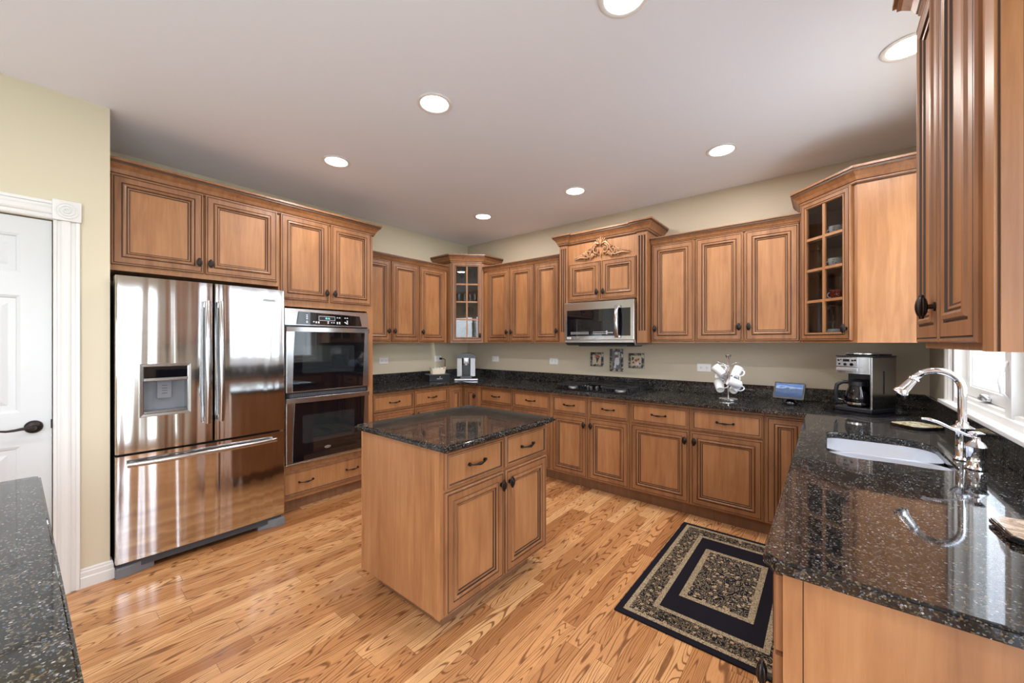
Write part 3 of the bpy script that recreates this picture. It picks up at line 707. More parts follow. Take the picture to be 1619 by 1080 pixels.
# sink
sk = empty('sink', (.18, 2.33, ZT0), 0, 'undermount stainless steel double-bowl sink set in the right counter', 'sink')
def bowl(x0, x1, y0, y1, rs, depth):
    bm = nb(); o = rrect(x0, x1, y0, y1, rs); i_ = rrect(x0+.02, x1-.02, y0+.02, y1-.02, [max(.02, q-.01) for q in rs])
    top = [bm.verts.new((x-.18, y-2.33, -.002)) for x, y in o]; mid = [bm.verts.new((x-.18, y-2.33, -depth+.02)) for x, y in rrect(x0+.006, x1-.006, y0+.006, y1-.006, rs)]; bot = [bm.verts.new((x-.18, y-2.33, -depth)) for x, y in i_]
    n = len(top)
    for A, B in ((top, mid), (mid, bot)):
        for j in range(n): bm.faces.new((A[j], A[(j+1) % n], B[(j+1) % n], B[j]))
    bm.faces.new(bot)
    return bm
b1 = mk('bowl', bowl(-.008, .371, 2.30, 2.596, (.05, .05, .12, .06), .20), 'sinksteel', sk, smooth=50)
b2 = mk('bowl', bowl(-.008, .371, 2.054, 2.275, (.09, .06, .05, .05), .17), 'sinksteel', sk, smooth=50)
bm = nb(); box(bm, -.188, .191, -.057, -.028, -.05, -.010, bev=.011); mk('divider', bm, 'chrome', sk, smooth=60)
for b_, y_, dz in ((b1, 2.45, -.199), (b2, 2.17, -.169)):
    bm = nb(); lathe(bm, [(.0, 0), (.040, 0), (.044, .003), (.036, .004), (.03, .001)], 24, c=(0, y_-2.33, dz+.001)); mk('drain', bm, 'chrome', b_, smooth=40)
# faucet
fx, fy = .408, 2.285
f = empty('faucet', (fx, fy, ZT1), 0, 'tall chrome gooseneck kitchen faucet behind the sink', 'faucet')
bm = nb(); lathe(bm, [(.0, 0), (.024, 0), (.026, .004), (.022, .010), (.019, .014), (.019, .105), (.021, .112), (.032, .122), (.034, .127), (.018, .137), (.016, .150), (.0, .150)], 28); mk('base', bm, 'chrome', f, smooth=50)
hd = Vector((-1, .04, 0)).normalized(); pts = []; zc = .275; R_ = .070
pts.append(Vector((0, 0, .14))); pts.append(Vector((0, 0, .20)))
for i in range(19):
    a_ = math.radians(-0+i*150/18); pts.append(hd*(R_-R_*math.cos(a_))+Vector((0, 0, zc+R_*math.sin(a_))))
bm = nb(); tube(bm, pts, .0125, 14); mk('spout', bm, 'chrome', f, smooth=60)
pe = pts[-1]; dd_ = (pts[-1]-pts[-2]).normalized()
q = dd_.to_track_quat('Z', 'Y').to_matrix().to_4x4()
bm = nb(); lathe(bm, [(.0, -.004), (.0135, -.004), (.018, 0), (.018, .006), (.0145, .009), (.019, .055), (.020, .060), (.025, .066), (.025, .076), (.019, .080), (.0, .080)], 24, c=pe, mtx=q); mk('spray_head', bm, 'chrome', f, smooth=50)
v = empty('mixer_valve', (.418, 2.150, ZT1), 0, 'chrome lever valve standing in front of the gooseneck faucet', 'faucet')
bm = nb(); lathe(bm, [(.0, 0), (.028, 0), (.031, .004), (.027, .010), (.025, .012), (.025, .078), (.030, .083), (.018, .098), (.011, .104), (.010, .118), (.016, .122), (.022, .130), (.010, .136), (.0, .136)], 28); mk('valve_body', bm, 'chrome', v, smooth=50)
bm = nb(); tube(bm, [(0, 0, .115), (-.02, .012, .118), (-.05, .03, .132), (-.085, .052, .150), (-.11, .068, .158), (-.125, .078, .157)], [.009, .007, .007, .008, .010, .008], 12, flat=(1.15, .6)); mk('lever', bm, 'chrome', v, smooth=60)
def text(parent, s_, size, loc, rot, m, ext=.0004, name='lettering'):
    cu = bpy.data.curves.new(name, 'FONT'); cu.body = s_; cu.size = size; cu.extrude = ext; cu.align_x = 'CENTER'; cu.align_y = 'CENTER'
    ob = bpy.data.objects.new(name, cu); me = bpy.data.meshes.new_from_object(ob); bpy.data.objects.remove(ob)
    me.materials.clear(); me.materials.append(M[m]); o = bpy.data.objects.new(name, me); C.objects.link(o); o.location = loc; o.rotation_euler = rot; o.parent = parent
    return o
# ------------------------------------------------------------------ refrigerator
FW = .90
fr = empty('refrigerator', (-3.27, .285, 0), PI/2, 'large stainless steel french-door refrigerator with a water dispenser', 'refrigerator')
bm = nb(); box(bm, .004, FW-.004, 0, .64, .03, 1.745, bev=.004); mk('cabinet_body', bm, 'dgrey', fr)
def bow(x): return -.088-.014*(1-((x-FW/2)/(FW/2))**2)
def plan(x0, x1, r0=True, r1=True, n=18):
    pts = [(x0, -.006)]
    if r0: pts += [(x0, bow(x0)+.010), (x0+.002, bow(x0)+.004), (x0+.008, bow(x0+.008))]
    else: pts += [(x0, bow(x0))]
    a, b = (x0+.008 if r0 else x0), (x1-.008 if r1 else x1)
    pts += [(a+(b-a)*i/n, bow(a+(b-a)*i/n)) for i in range(1, n)]
    if r1: pts += [(x1-.008, bow(x1-.008)), (x1-.002, bow(x1)+.004), (x1, bow(x1)+.010)]
    else: pts += [(x1, bow(x1))]
    return pts+[(x1, -.006)]
SPL = .4585
dx0, dx1, dz0_, dz1_ = .098, .342, .925, 1.245
bm = nb()
prism(bm, plan(0, SPL-.003), .722, dz0_); prism(bm, plan(0, SPL-.003), dz1_, 1.765)
prism(bm, plan(0, dx0, True, False, 8), dz0_, dz1_); prism(bm, plan(dx1, SPL-.003, False, True, 8), dz0_, dz1_)
ld = mk('door', bm, 'steel', fr, smooth=30)
bm = nb(); prism(bm, plan(SPL+.004, FW), .722, 1.765); rd = mk('door', bm, 'steel', fr, smooth=30)
bm = nb(); prism(bm, plan(0, FW), .085, .708); fd = mk('freezer_drawer', bm, 'steel', fr, smooth=30)
# dispenser
yf = bow(.22)
bm = nb()
o_ = rings_rect(bm, dx1-dx0, dz1_-dz0_, [(0, -yf-.004), (0, -yf+.004), (.003, -yf+.006), (.016, -yf+.005), (.020, -yf+.001), (.020, .012)], None, dx0, dz0_, cap=False)
mk('dispenser_frame', bm, 'steel_flat', ld)
bm = nb(); box(bm, dx0+.001, dx1-.001, -.014, -.008, dz0_+.001, dz1_-.001); box(bm, dx0+.0215, dx1-.0215, -.06, -.014, dz0_+.0215, dz0_+.030)
box(bm, dx0+.001, dx0+.019, yf+.006, -.014, dz0_+.001, dz1_-.001); box(bm, dx1-.019, dx1-.001, yf+.006, -.014, dz0_+.001, dz1_-.001)
mk('dispenser_recess', bm, 'grey', ld)
bm = nb(); box(bm, dx0+.0205, dx1-.0205, yf-.004, -.03, dz1_-.105, dz1_-.088, bev=.002); mk('dispenser_bar', bm, 'steel_flat', ld)
bm = nb(); box(bm, dx0+.0205, dx1-.0205, yf+.002, -.03, dz1_-.088, dz1_-.0205); mk('display_panel', bm, 'black_gloss', ld)
bm = nb(); box(bm, .185, .255, -.045, -.030, dz0_+.10, dz0_+.205, bev=.003); box(bm, .180, .260, -.060, -.014, dz0_+.205, dz0_+.214)
for i in range(4): box(bm, .207, .233, -.047, -.044, dz0_+.13+.016*i, dz0_+.134+.016*i, 1)
mk('dispenser_paddle', bm, ['grey', 'dgrey'], ld)
bm = nb(); box(bm, dx0+.021, dx1-.021, yf+.004, -.02, dz0_+.021, dz0_+.028); mk('drip_tray', bm, 'steel_flat', ld)
# handles
def bar_handle(parent, p0, p1, out, n=16, w=.016, hgt=.009):
    bm = nb(); pts = []
    for i in range(n+1):
        t_ = i/n; p = Vector(p0).lerp(Vector(p1), t_); b_ = 1-(2*t_-1)**2
        pts.append(p+Vector((0, -out*(.55+.45*b_), 0)))
    tube(bm, pts, [w]*len(pts), 12, flat=(1.0, .62) if abs(p1[2]-p0[2]) > .1 else (.62, 1.15))
    for t_ in (.03, .97):
        p = Vector(p0).lerp(Vector(p1), t_); box(bm, p.x-.009, p.x+.009, p.y-out*.6, p.y+.001, p.z-.016 if abs(p1[2]-p0[2]) > .1 else p.z-.009, p.z+.016 if abs(p1[2]-p0[2]) > .1 else p.z+.009)
    return mk('handle', bm, 'steel_flat', parent, smooth=50)
bar_handle(ld, (.418, bow(.418), .845), (.418, bow(.418), 1.645), .055)
bar_handle(rd, (.492, bow(.492), .850), (.492, bow(.492), 1.648), .055)
bar_handle(fd, (.045, bow(.045), .660), (FW-.07, bow(FW-.07), .660), .060, 20, .013)
bm = nb(); prism(bm, [(.02, -.07), (FW-.02, -.07), (FW-.02, -.0), (.02, -.0)], .034, .080); mk('toe_grille', bm, 'dgrey', fr)
for x0, x1 in ((0.0, .17), (FW-.17, FW)):
    bm = nb(); L = x0 == 0; pts = [(0, -.085), (.06, -.085), (.11, -.070), (.17, -.055), (.17, -.01), (0, -.01)]
    pts = [(x0+(p if L else .17-p), q_) for p, q_ in pts]; prism(bm, pts, .002, .060, bev=.008); mk('foot_cover', bm, 'grey', fr)
bm = nb(); box(bm, .745, .835, bow(.79)-.003, bow(.79)+.004, 1.672, 1.692, bev=.001); bd = mk('badge', bm, 'satin', rd)
text(rd, 'KENMORE', .016, (.79, bow(.79)-.0032, 1.682), (PI/2, 0, 0), 'black')

# ------------------------------------------------------------------ double oven
ov = empty('double_oven', (-3.36, 1.2395, 0), PI/2, 'stainless and black glass double wall oven beside the refrigerator', 'oven')
OW, OY = .715, -.045
bm = nb(); box(bm, .006, OW-.006, .024, .55, .395, 1.64); box(bm, 0, OW, -.018, -.001, .382, 1.650); mk('oven_body', bm, 'black', ov)
bm = nb(); prism(bm, [(-.018, 1.512), (-.030, 1.515), (-.024, 1.648), (-.018, 1.650)], 0, OW, plane='yz'); cpn = mk('control_panel', bm, 'steel_flat', ov)
bm = nb(); pts = [(.085, 1.522), (.650, 1.522), (.628, 1.612), (.105, 1.628)]
prism(bm, pts, -.036, -.024, plane='xz'); gl = mk('control_glass', bm, 'black_gloss', ov)
bm = nb(); box(bm, .26, .40, -.0368, -.0358, 1.560, 1.598, 0); box(bm, .263, .397, -.0372, -.0360, 1.563, 1.595, 1)
for (x_, z_) in [(.165, 1.60), (.165, 1.585), (.165, 1.57), (.165, 1.55), (.165, 1.54), (.22, 1.548), (.24, 1.548), (.26, 1.548), (.24, 1.54), (.26, 1.54), (.34, 1.552), (.34, 1.54), (.37, 1.545), (.39, 1.545), (.42, 1.55), (.44, 1.55), (.42, 1.54), (.44, 1.54), (.42, 1.59), (.44, 1.59), (.49, 1.59), (.51, 1.59), (.49, 1.552), (.51, 1.565), (.51, 1.552), (.51, 1.54), (.50, 1.545)]:
    box(bm, x_-.006, x_+.006, -.0368, -.0358, z_-.004, z_+.004, 0)
mk('keypad_print', bm, ['mark', 'black'], gl)
text(gl, '8:16', .022, (.335, -.0374, 1.579), (PI/2, 0, 0), 'teal_led')
def oven_door(z0, z1, badge):
    bm = nb(); box(bm, .004, OW-.004, OY, -.020, z0, z1, bev=.003); dm = mk('oven_door', bm, 'steel_flat', ov)
    bm = nb(); pts = []
    h_ = z1-z0-.040
    for i in range(9): t_ = i/8; pts.append((.050+.022*(1-t_)**1.6*0+.018*t_**1.5, z0+.008+h_*t_))
    for i in range(9): t_ = 1-i/8; pts.append((OW-.062+.020*t_**1.5 if False else OW-.044-.020*(1-t_), z0+.008+h_*t_))
    prism(bm, pts, OY-.004, OY-.0005, plane='xz'); g_ = mk('door_glass', bm, 'black_gloss', ov)
    zc_ = z0+(z1-z0)*.50; bm = nb(); prism(bm, rrect(.125, OW-.145, zc_-.115, zc_+.115, (.02, .02, .02, .02), 4), OY-.0048, OY-.004, plane='xz'); mk('oven_window', bm, 'oven_glass', g_)
    # full width bowed handle band
    bm = nb(); n = 20; top = []
    fr_, bk = [], []
    for i in range(n+1):
        x_ = .003+(OW-.006)*i/n; b_ = 1-(2*i/n-1)**2; fr_.append((x_, OY-.012-.034*b_)); bk.append((x_, OY-.001-.022*b_ if 2 < i < n-2 else OY+.002))
    prism(bm, fr_+bk[::-1], z1-.038, z1-.002, bev=0); mk('handle', bm, 'steel_flat', dm, smooth=40)
    if badge:
        bm = nb(); lathe(bm, [(.0, 0), (.020, 0), (.020, .003), (.0, .004)], 24, mtx=Matrix.Rotation(PI/2, 4, 'X') @ Matrix.Diagonal((1.35, .55, 1, 1)), c=(OW*.46, OY-.004, z0+.085)); b_ = mk('badge', bm, 'satin', g_)
        text(g_, 'Whirlpool', .0095, (OW*.46, OY-.0085, z0+.085), (PI/2, 0, 0), 'black')
oven_door(.972, 1.500, False); oven_door(.402, .925, True)
bm = nb(); box(bm, .01, OW-.01, -.040, -.020, .928, .966)
for i in range(40): box(bm, .03+i*.0165, .042+i*.0165, -.042, -.040, .934, .958, 1)
mk('vent_strip', bm, ['black', 'dgrey'], ov)
bm = nb(); box(bm, .0, OW, -.040, -.020, .383, .398, bev=.002); mk('bottom_trim', bm, 'steel_flat', ov)

# ------------------------------------------------------------------ microwave
mw = empty('microwave', (-2.070, 3.385, 1.335), 0, 'stainless over-the-range microwave with black glass front', 'microwave')
MWW = .724
bm = nb(); box(bm, 0.003, MWW-.003, .035, .455, .020, .432); mk('microwave_body', bm, 'steelp', mw)
bm = nb(); box(bm, 0, MWW, 0, .034, .062, .434, bev=.004); md = mk('front_panel', bm, 'steel_flat', mw)
bm = nb(); prism(bm, [(.002, .060), (.034, .060), (.20, .015), (.10, .010), (.045, .012), (.002, .040)], 0.004, MWW-.004, plane='yz'); mk('lower_vent', bm, 'steelp', mw)
bm = nb(); box(bm, .14, MWW-.08, .04, .40, .002, .019); mk('filter_grille', bm, 'black', mw)
bm = nb(); box(bm, .030, .690, -.003, -.0002, .102, .358); gp = mk('door_glass', bm, 'black_gloss', mw)
bm = nb()
for i in range(13): box(bm, .075+i*.0155, .083+i*.0155, -.0038, -.003, .122, .128); box(bm, .075+i*.0155, .083+i*.0155, -.0038, -.003, .136, .142)
for i in range(9): box(bm, .32+i*.0155, .328+i*.0155, -.0038, -.003, .122, .128); box(bm, .32+i*.0155, .328+i*.0155, -.0038, -.003, .138, .143)
for i in range(4): box(bm, .47+i*.014, .478+i*.014, -.0038, -.003, .128, .136)
for i in range(3): box(bm, .455, .468, -.0038, -.003, .118+i*.012, .126+i*.012)
mk('keypad_print', bm, 'mark', gp)
bm = nb(); pts = [(.572, -.03-.028*(1-(2*i/14-1)**2), .085+i*.30/14) for i in range(15)]; tube(bm, pts, [.014]*15, 12, flat=(1.3, .5))
for z_ in (.098, .372): box(bm, .560, .584, -.036, .001, z_-.012, z_+.012)
mk('handle', bm, 'steel_flat', md, smooth=50)
bm = nb(); box(bm, .030, .075, -.002, -.0002, .074, .092); mk('badge', bm, 'mark', md)
text(md, 'LG', .016, (.053, -.0025, .083), (PI/2, 0, 0), 'black')

# ------------------------------------------------------------------ gas cooktop
ck = empty('gas_cooktop', (-1.735, 3.53, ZT1), 0, 'black gas cooktop with cast iron grates set in the counter under the microwave', 'cooktop')
bm = nb(); box(bm, -.385, .385, -.255, .255, .0005, .012, bev=.004); mk('cooktop_tray', bm, 'black_gloss', ck)
def grate(x0, x1, y0, y1):
    bm = nb(); z0, z1 = .040, .052
    for y in (y0, (y0+y1)/2-.004, y1-.009): box(bm, x0, x1, y, y+.009, z0, z1)
    for x in (x0, x1-.009): box(bm, x, x+.009, y0, y1, z0, z1)
    for i in range(1, 8): x = x0+(x1-x0)*i/8; box(bm, x-.003, x+.003, y0+.03, y0+(y1-y0)*.40, z0+.002, z1+.001); box(bm, x-.003, x+.003, y0+(y1-y0)*.60, y1-.03, z0+.002, z1+.001)
    for x in (x0, x1-.012):
        for i in range(9): y = y0+(y1-y0-.010)*i/8; box(bm, x, x+.012, y, y+.010, .012, z0)
    return mk('grate', bm, 'iron', ck)
grate(-.375, -.125, -.24, .24); grate(.125, .375, -.24, .24); grate(-.118, .118, -.02, .24)
for (x_, y_, r_) in ((-.25, -.12, .036), (-.25, .12, .030), (.25, -.12, .040), (.25, .12, .030), (0, .10, .045)):
    bm = nb(); lathe(bm, [(.0, .012), (r_+.012, .012), (r_+.010, .020), (r_, .024), (.0, .024)], 24, c=(x_, y_, 0)); bb = mk('burner', bm, 'satin', ck, smooth=40)
    bm = nb(); lathe(bm, [(.0, .024), (r_*.85, .024), (r_*.85, .030), (.0, .031)], 24, c=(x_, y_, 0)); mk('burner_cap', bm, 'iron', bb, smooth=40)
for i, (x_, y_) in enumerate(((-.085, -.12), (-.03, -.16), (.0, -.09), (.035, -.17), (.085, -.13))):
    bm = nb(); lathe(bm, [(.0, .012), (.020, .012), (.018, .030), (.0, .031)], 20, c=(x_, y_, 0)); box(bm, x_-.003, x_+.003, y_-.018, y_+.018, .030, .036, 1); mk('control_knob', bm, ['black', 'satin'], ck, smooth=40)

# ------------------------------------------------------------------ recessed lights
LBL = ['recessed light over the island, second from the left in the near row', 'recessed light above the refrigerator and oven, leftmost of the near row', 'recessed light nearest the far left corner, smallest in view',
       'recessed light in front of the microwave, middle of the far row', 'recessed light in front of the right wall cabinets, right end of the far row', 'recessed light partly hidden behind the foreground wall cabinet', 'recessed light cut off by the top edge of the picture',
       'added unseen recessed light behind the viewer over the peninsula', 'added unseen recessed light behind the viewer near the patio door', 'added unseen recessed light at the rear of the room, left', 'added unseen recessed light at the rear of the room, right']
bm = nb(); lathe(bm, [(.078, 0), (.098, 0), (.100, -.003), (.096, -.006), (.086, -.007), (.078, -.004)], 40, closed=True); TRIM = mk('trim_ring', bm, 'white', None, smooth=40)
bm = nb(); lathe(bm, [(.0, -.002), (.077, -.002), (.077, 0), (.0, 0)], 40); LENS = mk('lens', bm, 'led', None)
for i, (x, y, _) in enumerate(CANS):
    e_ = empty('recessed_light', (x, y, ZC-.001), 0, LBL[i], 'light', 'recessed ceiling lights')
    for src in (TRIM, LENS):
        o = src if i == 0 else src.copy()
        if i: C.objects.link(o)
        o.parent = e_; o.location = (0, 0, 0)

# ------------------------------------------------------------------ outlets
def outlet(loc, rz, label):
    r_ = empty('wall_outlet', loc, rz, label, 'outlet', 'duplex wall outlets')
    bm = nb(); box(bm, -.058, .058, -.006, 0, -.036, .036, bev=.002); pl_ = mk('cover_plate', bm, 'white', r_)
    for s in (-1, 1):
        bm = nb(); box(bm, s*.024-.017, s*.024+.017, -.0085, -.006, -.014, .014, 0, bev=.001)
        for q_ in (-1, 1): box(bm, s*.024-.006, s*.024+.003, -.0092, -.0084, q_*.006-.0012, q_*.006+.0012, 1)
        cyl(bm, (s*.024+.009, -.0088, 0), .0022, .001, 8, 1, axis='y'); mk('socket', bm, ['white', 'dgrey'], pl_)
    return r_
outlet((XL+.001, 2.51, 1.165), PI/2, 'horizontal outlet on the left wall nearest the oven tower')
outlet((XL+.001, 3.31, 1.165), PI/2, 'horizontal outlet on the left wall with a black plug in it')
outlet((-3.42, YB-.001, 1.158), 0, 'horizontal outlet on the back wall just right of the pod coffee maker')
outlet((-2.50, YB-.001, 1.155), 0, 'horizontal outlet on the back wall left of the microwave')
outlet((-.875, YB-.001, 1.145), 0, 'horizontal outlet on the back wall beside the mug stand')
bm = nb(); box(bm, XL+.010, XL+.040, 3.325, 3.350, 1.152, 1.178, bev=.003)
tube(bm, [(XL+.038, 3.337, 1.165), (XL+.07, 3.345, 1.165), (XL+.10, 3.35, 1.15), (XL+.13, 3.32, 1.09), (XL+.15, 3.30, 1.02), (XL+.17, 3.33, .94), (XL+.20, 3.38, .9185), (XL+.27, 3.43, .9185), (XL+.34, 3.47, .9185)], .0038, 8)
tag(mk('power_cord', bm, 'black', smooth=50), 'black plug and cord running from the left wall outlet down to the counter', 'cord')

# ------------------------------------------------------------------ wall plaques
M['mosaic'] = mat('mosaic_frame', (.05, .05, .045), .3); t = NT(M['mosaic']); v_ = t.new('ShaderNodeTexVoronoi'); t.link(t.obj(), v_.inputs['Vector']); v_.inputs['Scale'].default_value = 55
sc_ = t.new('ShaderNodeSeparateColor'); t.link(v_.outputs['Color'], sc_.inputs[0]); t.link(t.ramp(sc_.outputs[0], [(0, (.02, .02, .018)), (.45, (.06, .055, .05)), (.7, (.22, .20, .16)), (.88, (.45, .42, .36))], 'CONSTANT'), t.b.inputs['Base Color'])
M['pic_bg'] = mat('picture_ground', (.55, .47, .34), .4); M['pic_dk'] = mat('picture_dark', (.05, .035, .03), .4); M['pic_rd'] = mat('picture_red', (.32, .06, .04), .4); M['pic_wt'] = mat('picture_white', (.62, .62, .64), .4); M['pic_gr'] = mat('picture_grey', (.16, .16, .17), .4)
def plaque(x, z, w, h, label, shapes, bgm):
    r_ = empty('wall_plaque', (x, YB-.001, z), 0, label, 'plaque', 'framed tiles behind the cooktop')
    bm = nb(); rings_rect(bm, w, h, [(0, 0), (0, .012), (.004, .015), (.022, .014), (.025, .008)], None, -w/2, -h/2); mk('mosaic_frame', bm, 'mosaic', r_)
    bm = nb(); box(bm, -w/2+.024, w/2-.024, -.0095, -.008, -h/2+.024, h/2-.024); tl = mk('picture_tile', bm, bgm, r_)
    for j, (m_, pts_) in enumerate(shapes):
        bm = nb(); prism(bm, pts_, -.0100-.0003*j, -.0095, plane='xz'); mk('painted_shape', bm, m_, tl)
plaque(-1.942, 1.192, .150, .150, 'square mosaic framed tile left of the tall one, dark leaf on cream', [('pic_dk', [(-.035, .032), (-.01, .012), (.0, -.045), (.018, -.01), (.034, .03), (.008, .018)]), ('pic_rd', [(-.03, .048), (.02, .046), (.042, .03), (.0, .022)])], 'pic_bg')
plaque(-1.718, 1.190, .145, .235, 'tall narrow mosaic framed tile with a figure in white, under the microwave', [('pic_wt', [(-.028, -.085), (-.02, -.02), (-.012, .02), (.012, .03), (.03, .02), (.034, -.03), (.02, -.055), (.0, -.045), (-.005, -.085)]), ('pic_rd', [(-.010, .03), (.008, .028), (.010, .055), (-.006, .058)]), ('pic_wt', [(-.014, .056), (.016, .056), (.022, .078), (.0, .088), (-.018, .076)]), ('pic_dk', [(-.034, -.06), (-.022, -.055), (-.020, -.03), (-.034, -.028)]), ('pic_wt', [(.026, .02), (.036, .02), (.038, .085), (.030, .085)])], 'pic_gr')
plaque(-1.505, 1.190, .158, .150, 'square mosaic framed tile right of the tall one, red fruit on cream', [('pic_dk', [(-.045, .04), (-.02, .03), (-.03, .005), (-.046, .0)]), ('pic_rd', [(-.02, .005), (.0, .02), (.018, .004), (.0, -.014)]), ('pic_rd', [(.012, .022), (.032, .026), (.034, .006), (.016, .002)]), ('pic_rd', [(-.042, -.012), (-.02, -.006), (-.018, -.028), (-.04, -.03)]), ('pic_wt', [(-.006, -.046), (.03, -.044), (.02, -.018), (.004, -.02)]), ('pic_dk', [(.03, -.02), (.044, -.02), (.044, -.04), (.034, -.036)])], 'pic_bg')

# ------------------------------------------------------------------ pod coffee maker + box + basket
km = empty('pod_coffee_maker', (-3.455, 3.345, ZT1+.0005), PI/4, 'small grey and black pod coffee maker in the far left corner', 'coffee maker')
bm = nb(); box(bm, -.105, .105, -.11, .15, 0, .012, bev=.004); box(bm, -.14, .14, -.125, -.01, .004, .022, 1, bev=.004); mk('base', bm, ['black', 'satin'], km)
bm = nb(); prism(bm, rrect(-.085, .085, .02, .15, (.02, .03, .03, .02), 4), .012, .30); prism(bm, rrect(-.05, .05, -.08, .02, (.02, .01, .01, .02), 4), .19, .30); mk('body', bm, 'black', km, smooth=40)
for s in (-1, 1):
    bm = nb(); prism(bm, [(s*.052, -.086), (s*.108, -.07), (s*.114, .02), (s*.108, .145), (s*.086, .145), (s*.086, .02), (s*.052, .0)], .05, .285); mk('side_panel', bm, 'satin', km, smooth=30)
bm = nb(); n = 12; pts = [(-.118, .27)]+[(-.118*math.cos(PI*i/n), .285+.045*math.sin(PI*i/n)) for i in range(n+1)]+[(.118, .27)]
prism(bm, pts, -.095, .15, plane='xz'); mk('lid', bm, 'black', km, smooth=40)
bm = nb(); box(bm, -.030, .030, -.098, -.080, .205, .275, bev=.004); lathe(bm, [(.0, .185), (.024, .185), (.026, .21), (.0, .21)], 20, c=(0, -.075, 0)); mk('pod_head', bm, 'satin', km, smooth=40)
bm = nb(); box(bm, -.075, .075, -.085, .015, .050, .056); box(bm, -.07, .07, -.08, .015, .022, .050); mk('drip_tray', bm, 'dgrey', km)
bx = empty('pod_box', (-3.63, 3.04, ZT1+.0005), math.radians(70), 'low black pod storage box left of the pod coffee maker', 'box')
bm = nb(); box(bm, -.125, .125, -.07, .12, 0, .075, bev=.004); bo = mk('box_body', bm, 'black', bx)
bm = nb(); box(bm, -.128, .128, -.075, .12, .0755, .083, bev=.002); mk('box_lid', bm, 'dgrey', bx)
text(bo, 'KEURIG', .020, (0, -.0705, .030), (PI/2, 0, 0), 'mark')
bm = nb(); prism(bm, [(-.006, .044), (.002, .046), (.012, .058), (.004, .056), (-.002, .050)], -.0715, -.0700, plane='xz'); mk('logo', bm, 'mark', bo)
bk = empty('packet_basket', (-3.635, 3.045, ZT1+.0845), math.radians(70), 'cream wavy-rimmed basket of packets on top of the black pod box', 'basket')
bm = nb(); n = 32
o_, i_ = [], []
for k2 in range(n):
    a_ = 2*PI*k2/n; ca, sa = math.cos(a_), math.sin(a_); e1 = abs(ca)**.4*(1 if ca >= 0 else -1); e2 = abs(sa)**.4*(1 if sa >= 0 else -1)
    zz = .072+.010*math.cos(2*a_)+.004*math.sin(6*a_); o_.append((e1*.095, e2*.055, zz)); 
rb = [bm.verts.new((x*.86, y*.86, 0)) for x, y, z in o_]; rt = [bm.verts.new(p) for p in o_]; ri = [bm.verts.new((x*.93, y*.90, z-.002)) for x, y, z in o_]; rib = [bm.verts.new((x*.80, y*.78, .006)) for x, y, z in o_]
for A, B in ((rb, rt), (rt, ri), (ri, rib)):
    for j in range(n): bm.faces.new((A[j], A[(j+1) % n], B[(j+1) % n], B[j]))
bm.faces.new(rb); bm.faces.new(rib); mk('basket', bm, 'cream', bk, smooth=50)
bm = nb()
for i in range(9): box(bm, -.065+i*.015, -.065+i*.015+.010, -.035, .035, .010, .066+.012*math.sin(i*2.1))
mk('packets', bm, 'white', bk)

# ------------------------------------------------------------------ mug stand and mugs
ms = empty('mug_stand', (-.612, 3.47, ZT1+.0005), 0, 'chrome mug tree with looped arms on the back counter', 'mug stand')
bm = nb(); lathe(bm, [(.0, 0), (.066, 0), (.068, .003), (.068, .014), (.062, .019), (.0, .021)], 36); mk('base', bm, 'chrome', ms, smooth=40)
bm = nb(); lathe(bm, [(.0, .02), (.0075, .02), (.0075, .318), (.012, .330), (.020, .350), (.023, .358), (.020, .362), (.0, .362)], 24); mk('pole', bm, 'chrome', ms, smooth=50)
for (a_, z_) in [(200, .292), (-20, .292), (270, .235), (160, .20), (205, .165), (-25, .165)]:
    a_ = math.radians(a_); d_ = Vector((math.cos(a_), math.sin(a_), 0)); sd_ = Vector((-d_.y, d_.x, 0))
    bm = nb(); tube(bm, [d_*.006+sd_*.006+Vector((0, 0, z_-.02)), d_*.03+sd_*.009+Vector((0, 0, z_-.004)), d_*.068+sd_*.008+Vector((0, 0, z_+.010)), d_*.080+Vector((0, 0, z_+.014)), d_*.068-sd_*.008+Vector((0, 0, z_+.010)), d_*.03-sd_*.009+Vector((0, 0, z_-.004)), d_*.006-sd_*.006+Vector((0, 0, z_-.02))], .0024, 8)
    mk('arm', bm, 'chrome', ms, smooth=50)
def mug_parts(r_):
    bm = nb(); lathe(bm, [(.0, .003), (.020, .003), (.023, 0), (.027, 0), (.030, .006), (.0365, .088), (.0355, .090), (.034, .088), (.0275, .008), (.0, .006)], 32); mk('mug_body', bm, 'ceramic', r_, smooth=50)
    bm = nb(); pts = [(.034, 0, .074)]+[(.036+.026*math.sin(PI*i/8), 0, .046+.026*math.cos(PI*i/8)) for i in range(9)]+[(.031, 0, .018)]
    tube(bm, pts, .0042, 8, flat=(1, 1.2)); mk('handle', bm, 'ceramic', r_, smooth=50)
def rotm(ax, deg): return Matrix.Rotation(math.radians(deg), 4, ax)
MUGS = [((-.060, -.030, .235), (35, -35, 40), 'upper left white mug, tilted with its base facing down to the right'),
        ((.058, -.010, .225), (35, 8, -25), 'upper right white mug, hanging with its base toward the viewer'),
        ((.055, -.075, .150), (-12, -68, 10), 'middle white mug lying nearly sideways in front of the pole'),
        ((-.060, -.010, .110), (52, -8, 15), 'lower left white mug with its round base facing the viewer'),
        ((.052, -.015, .108), (52, 8, -15), 'lower right white mug with its round base facing the viewer'),
        ((-.050, .068, .185), (20, -70, 60), 'white mug half hidden behind the stand at mid height')]
proto = None
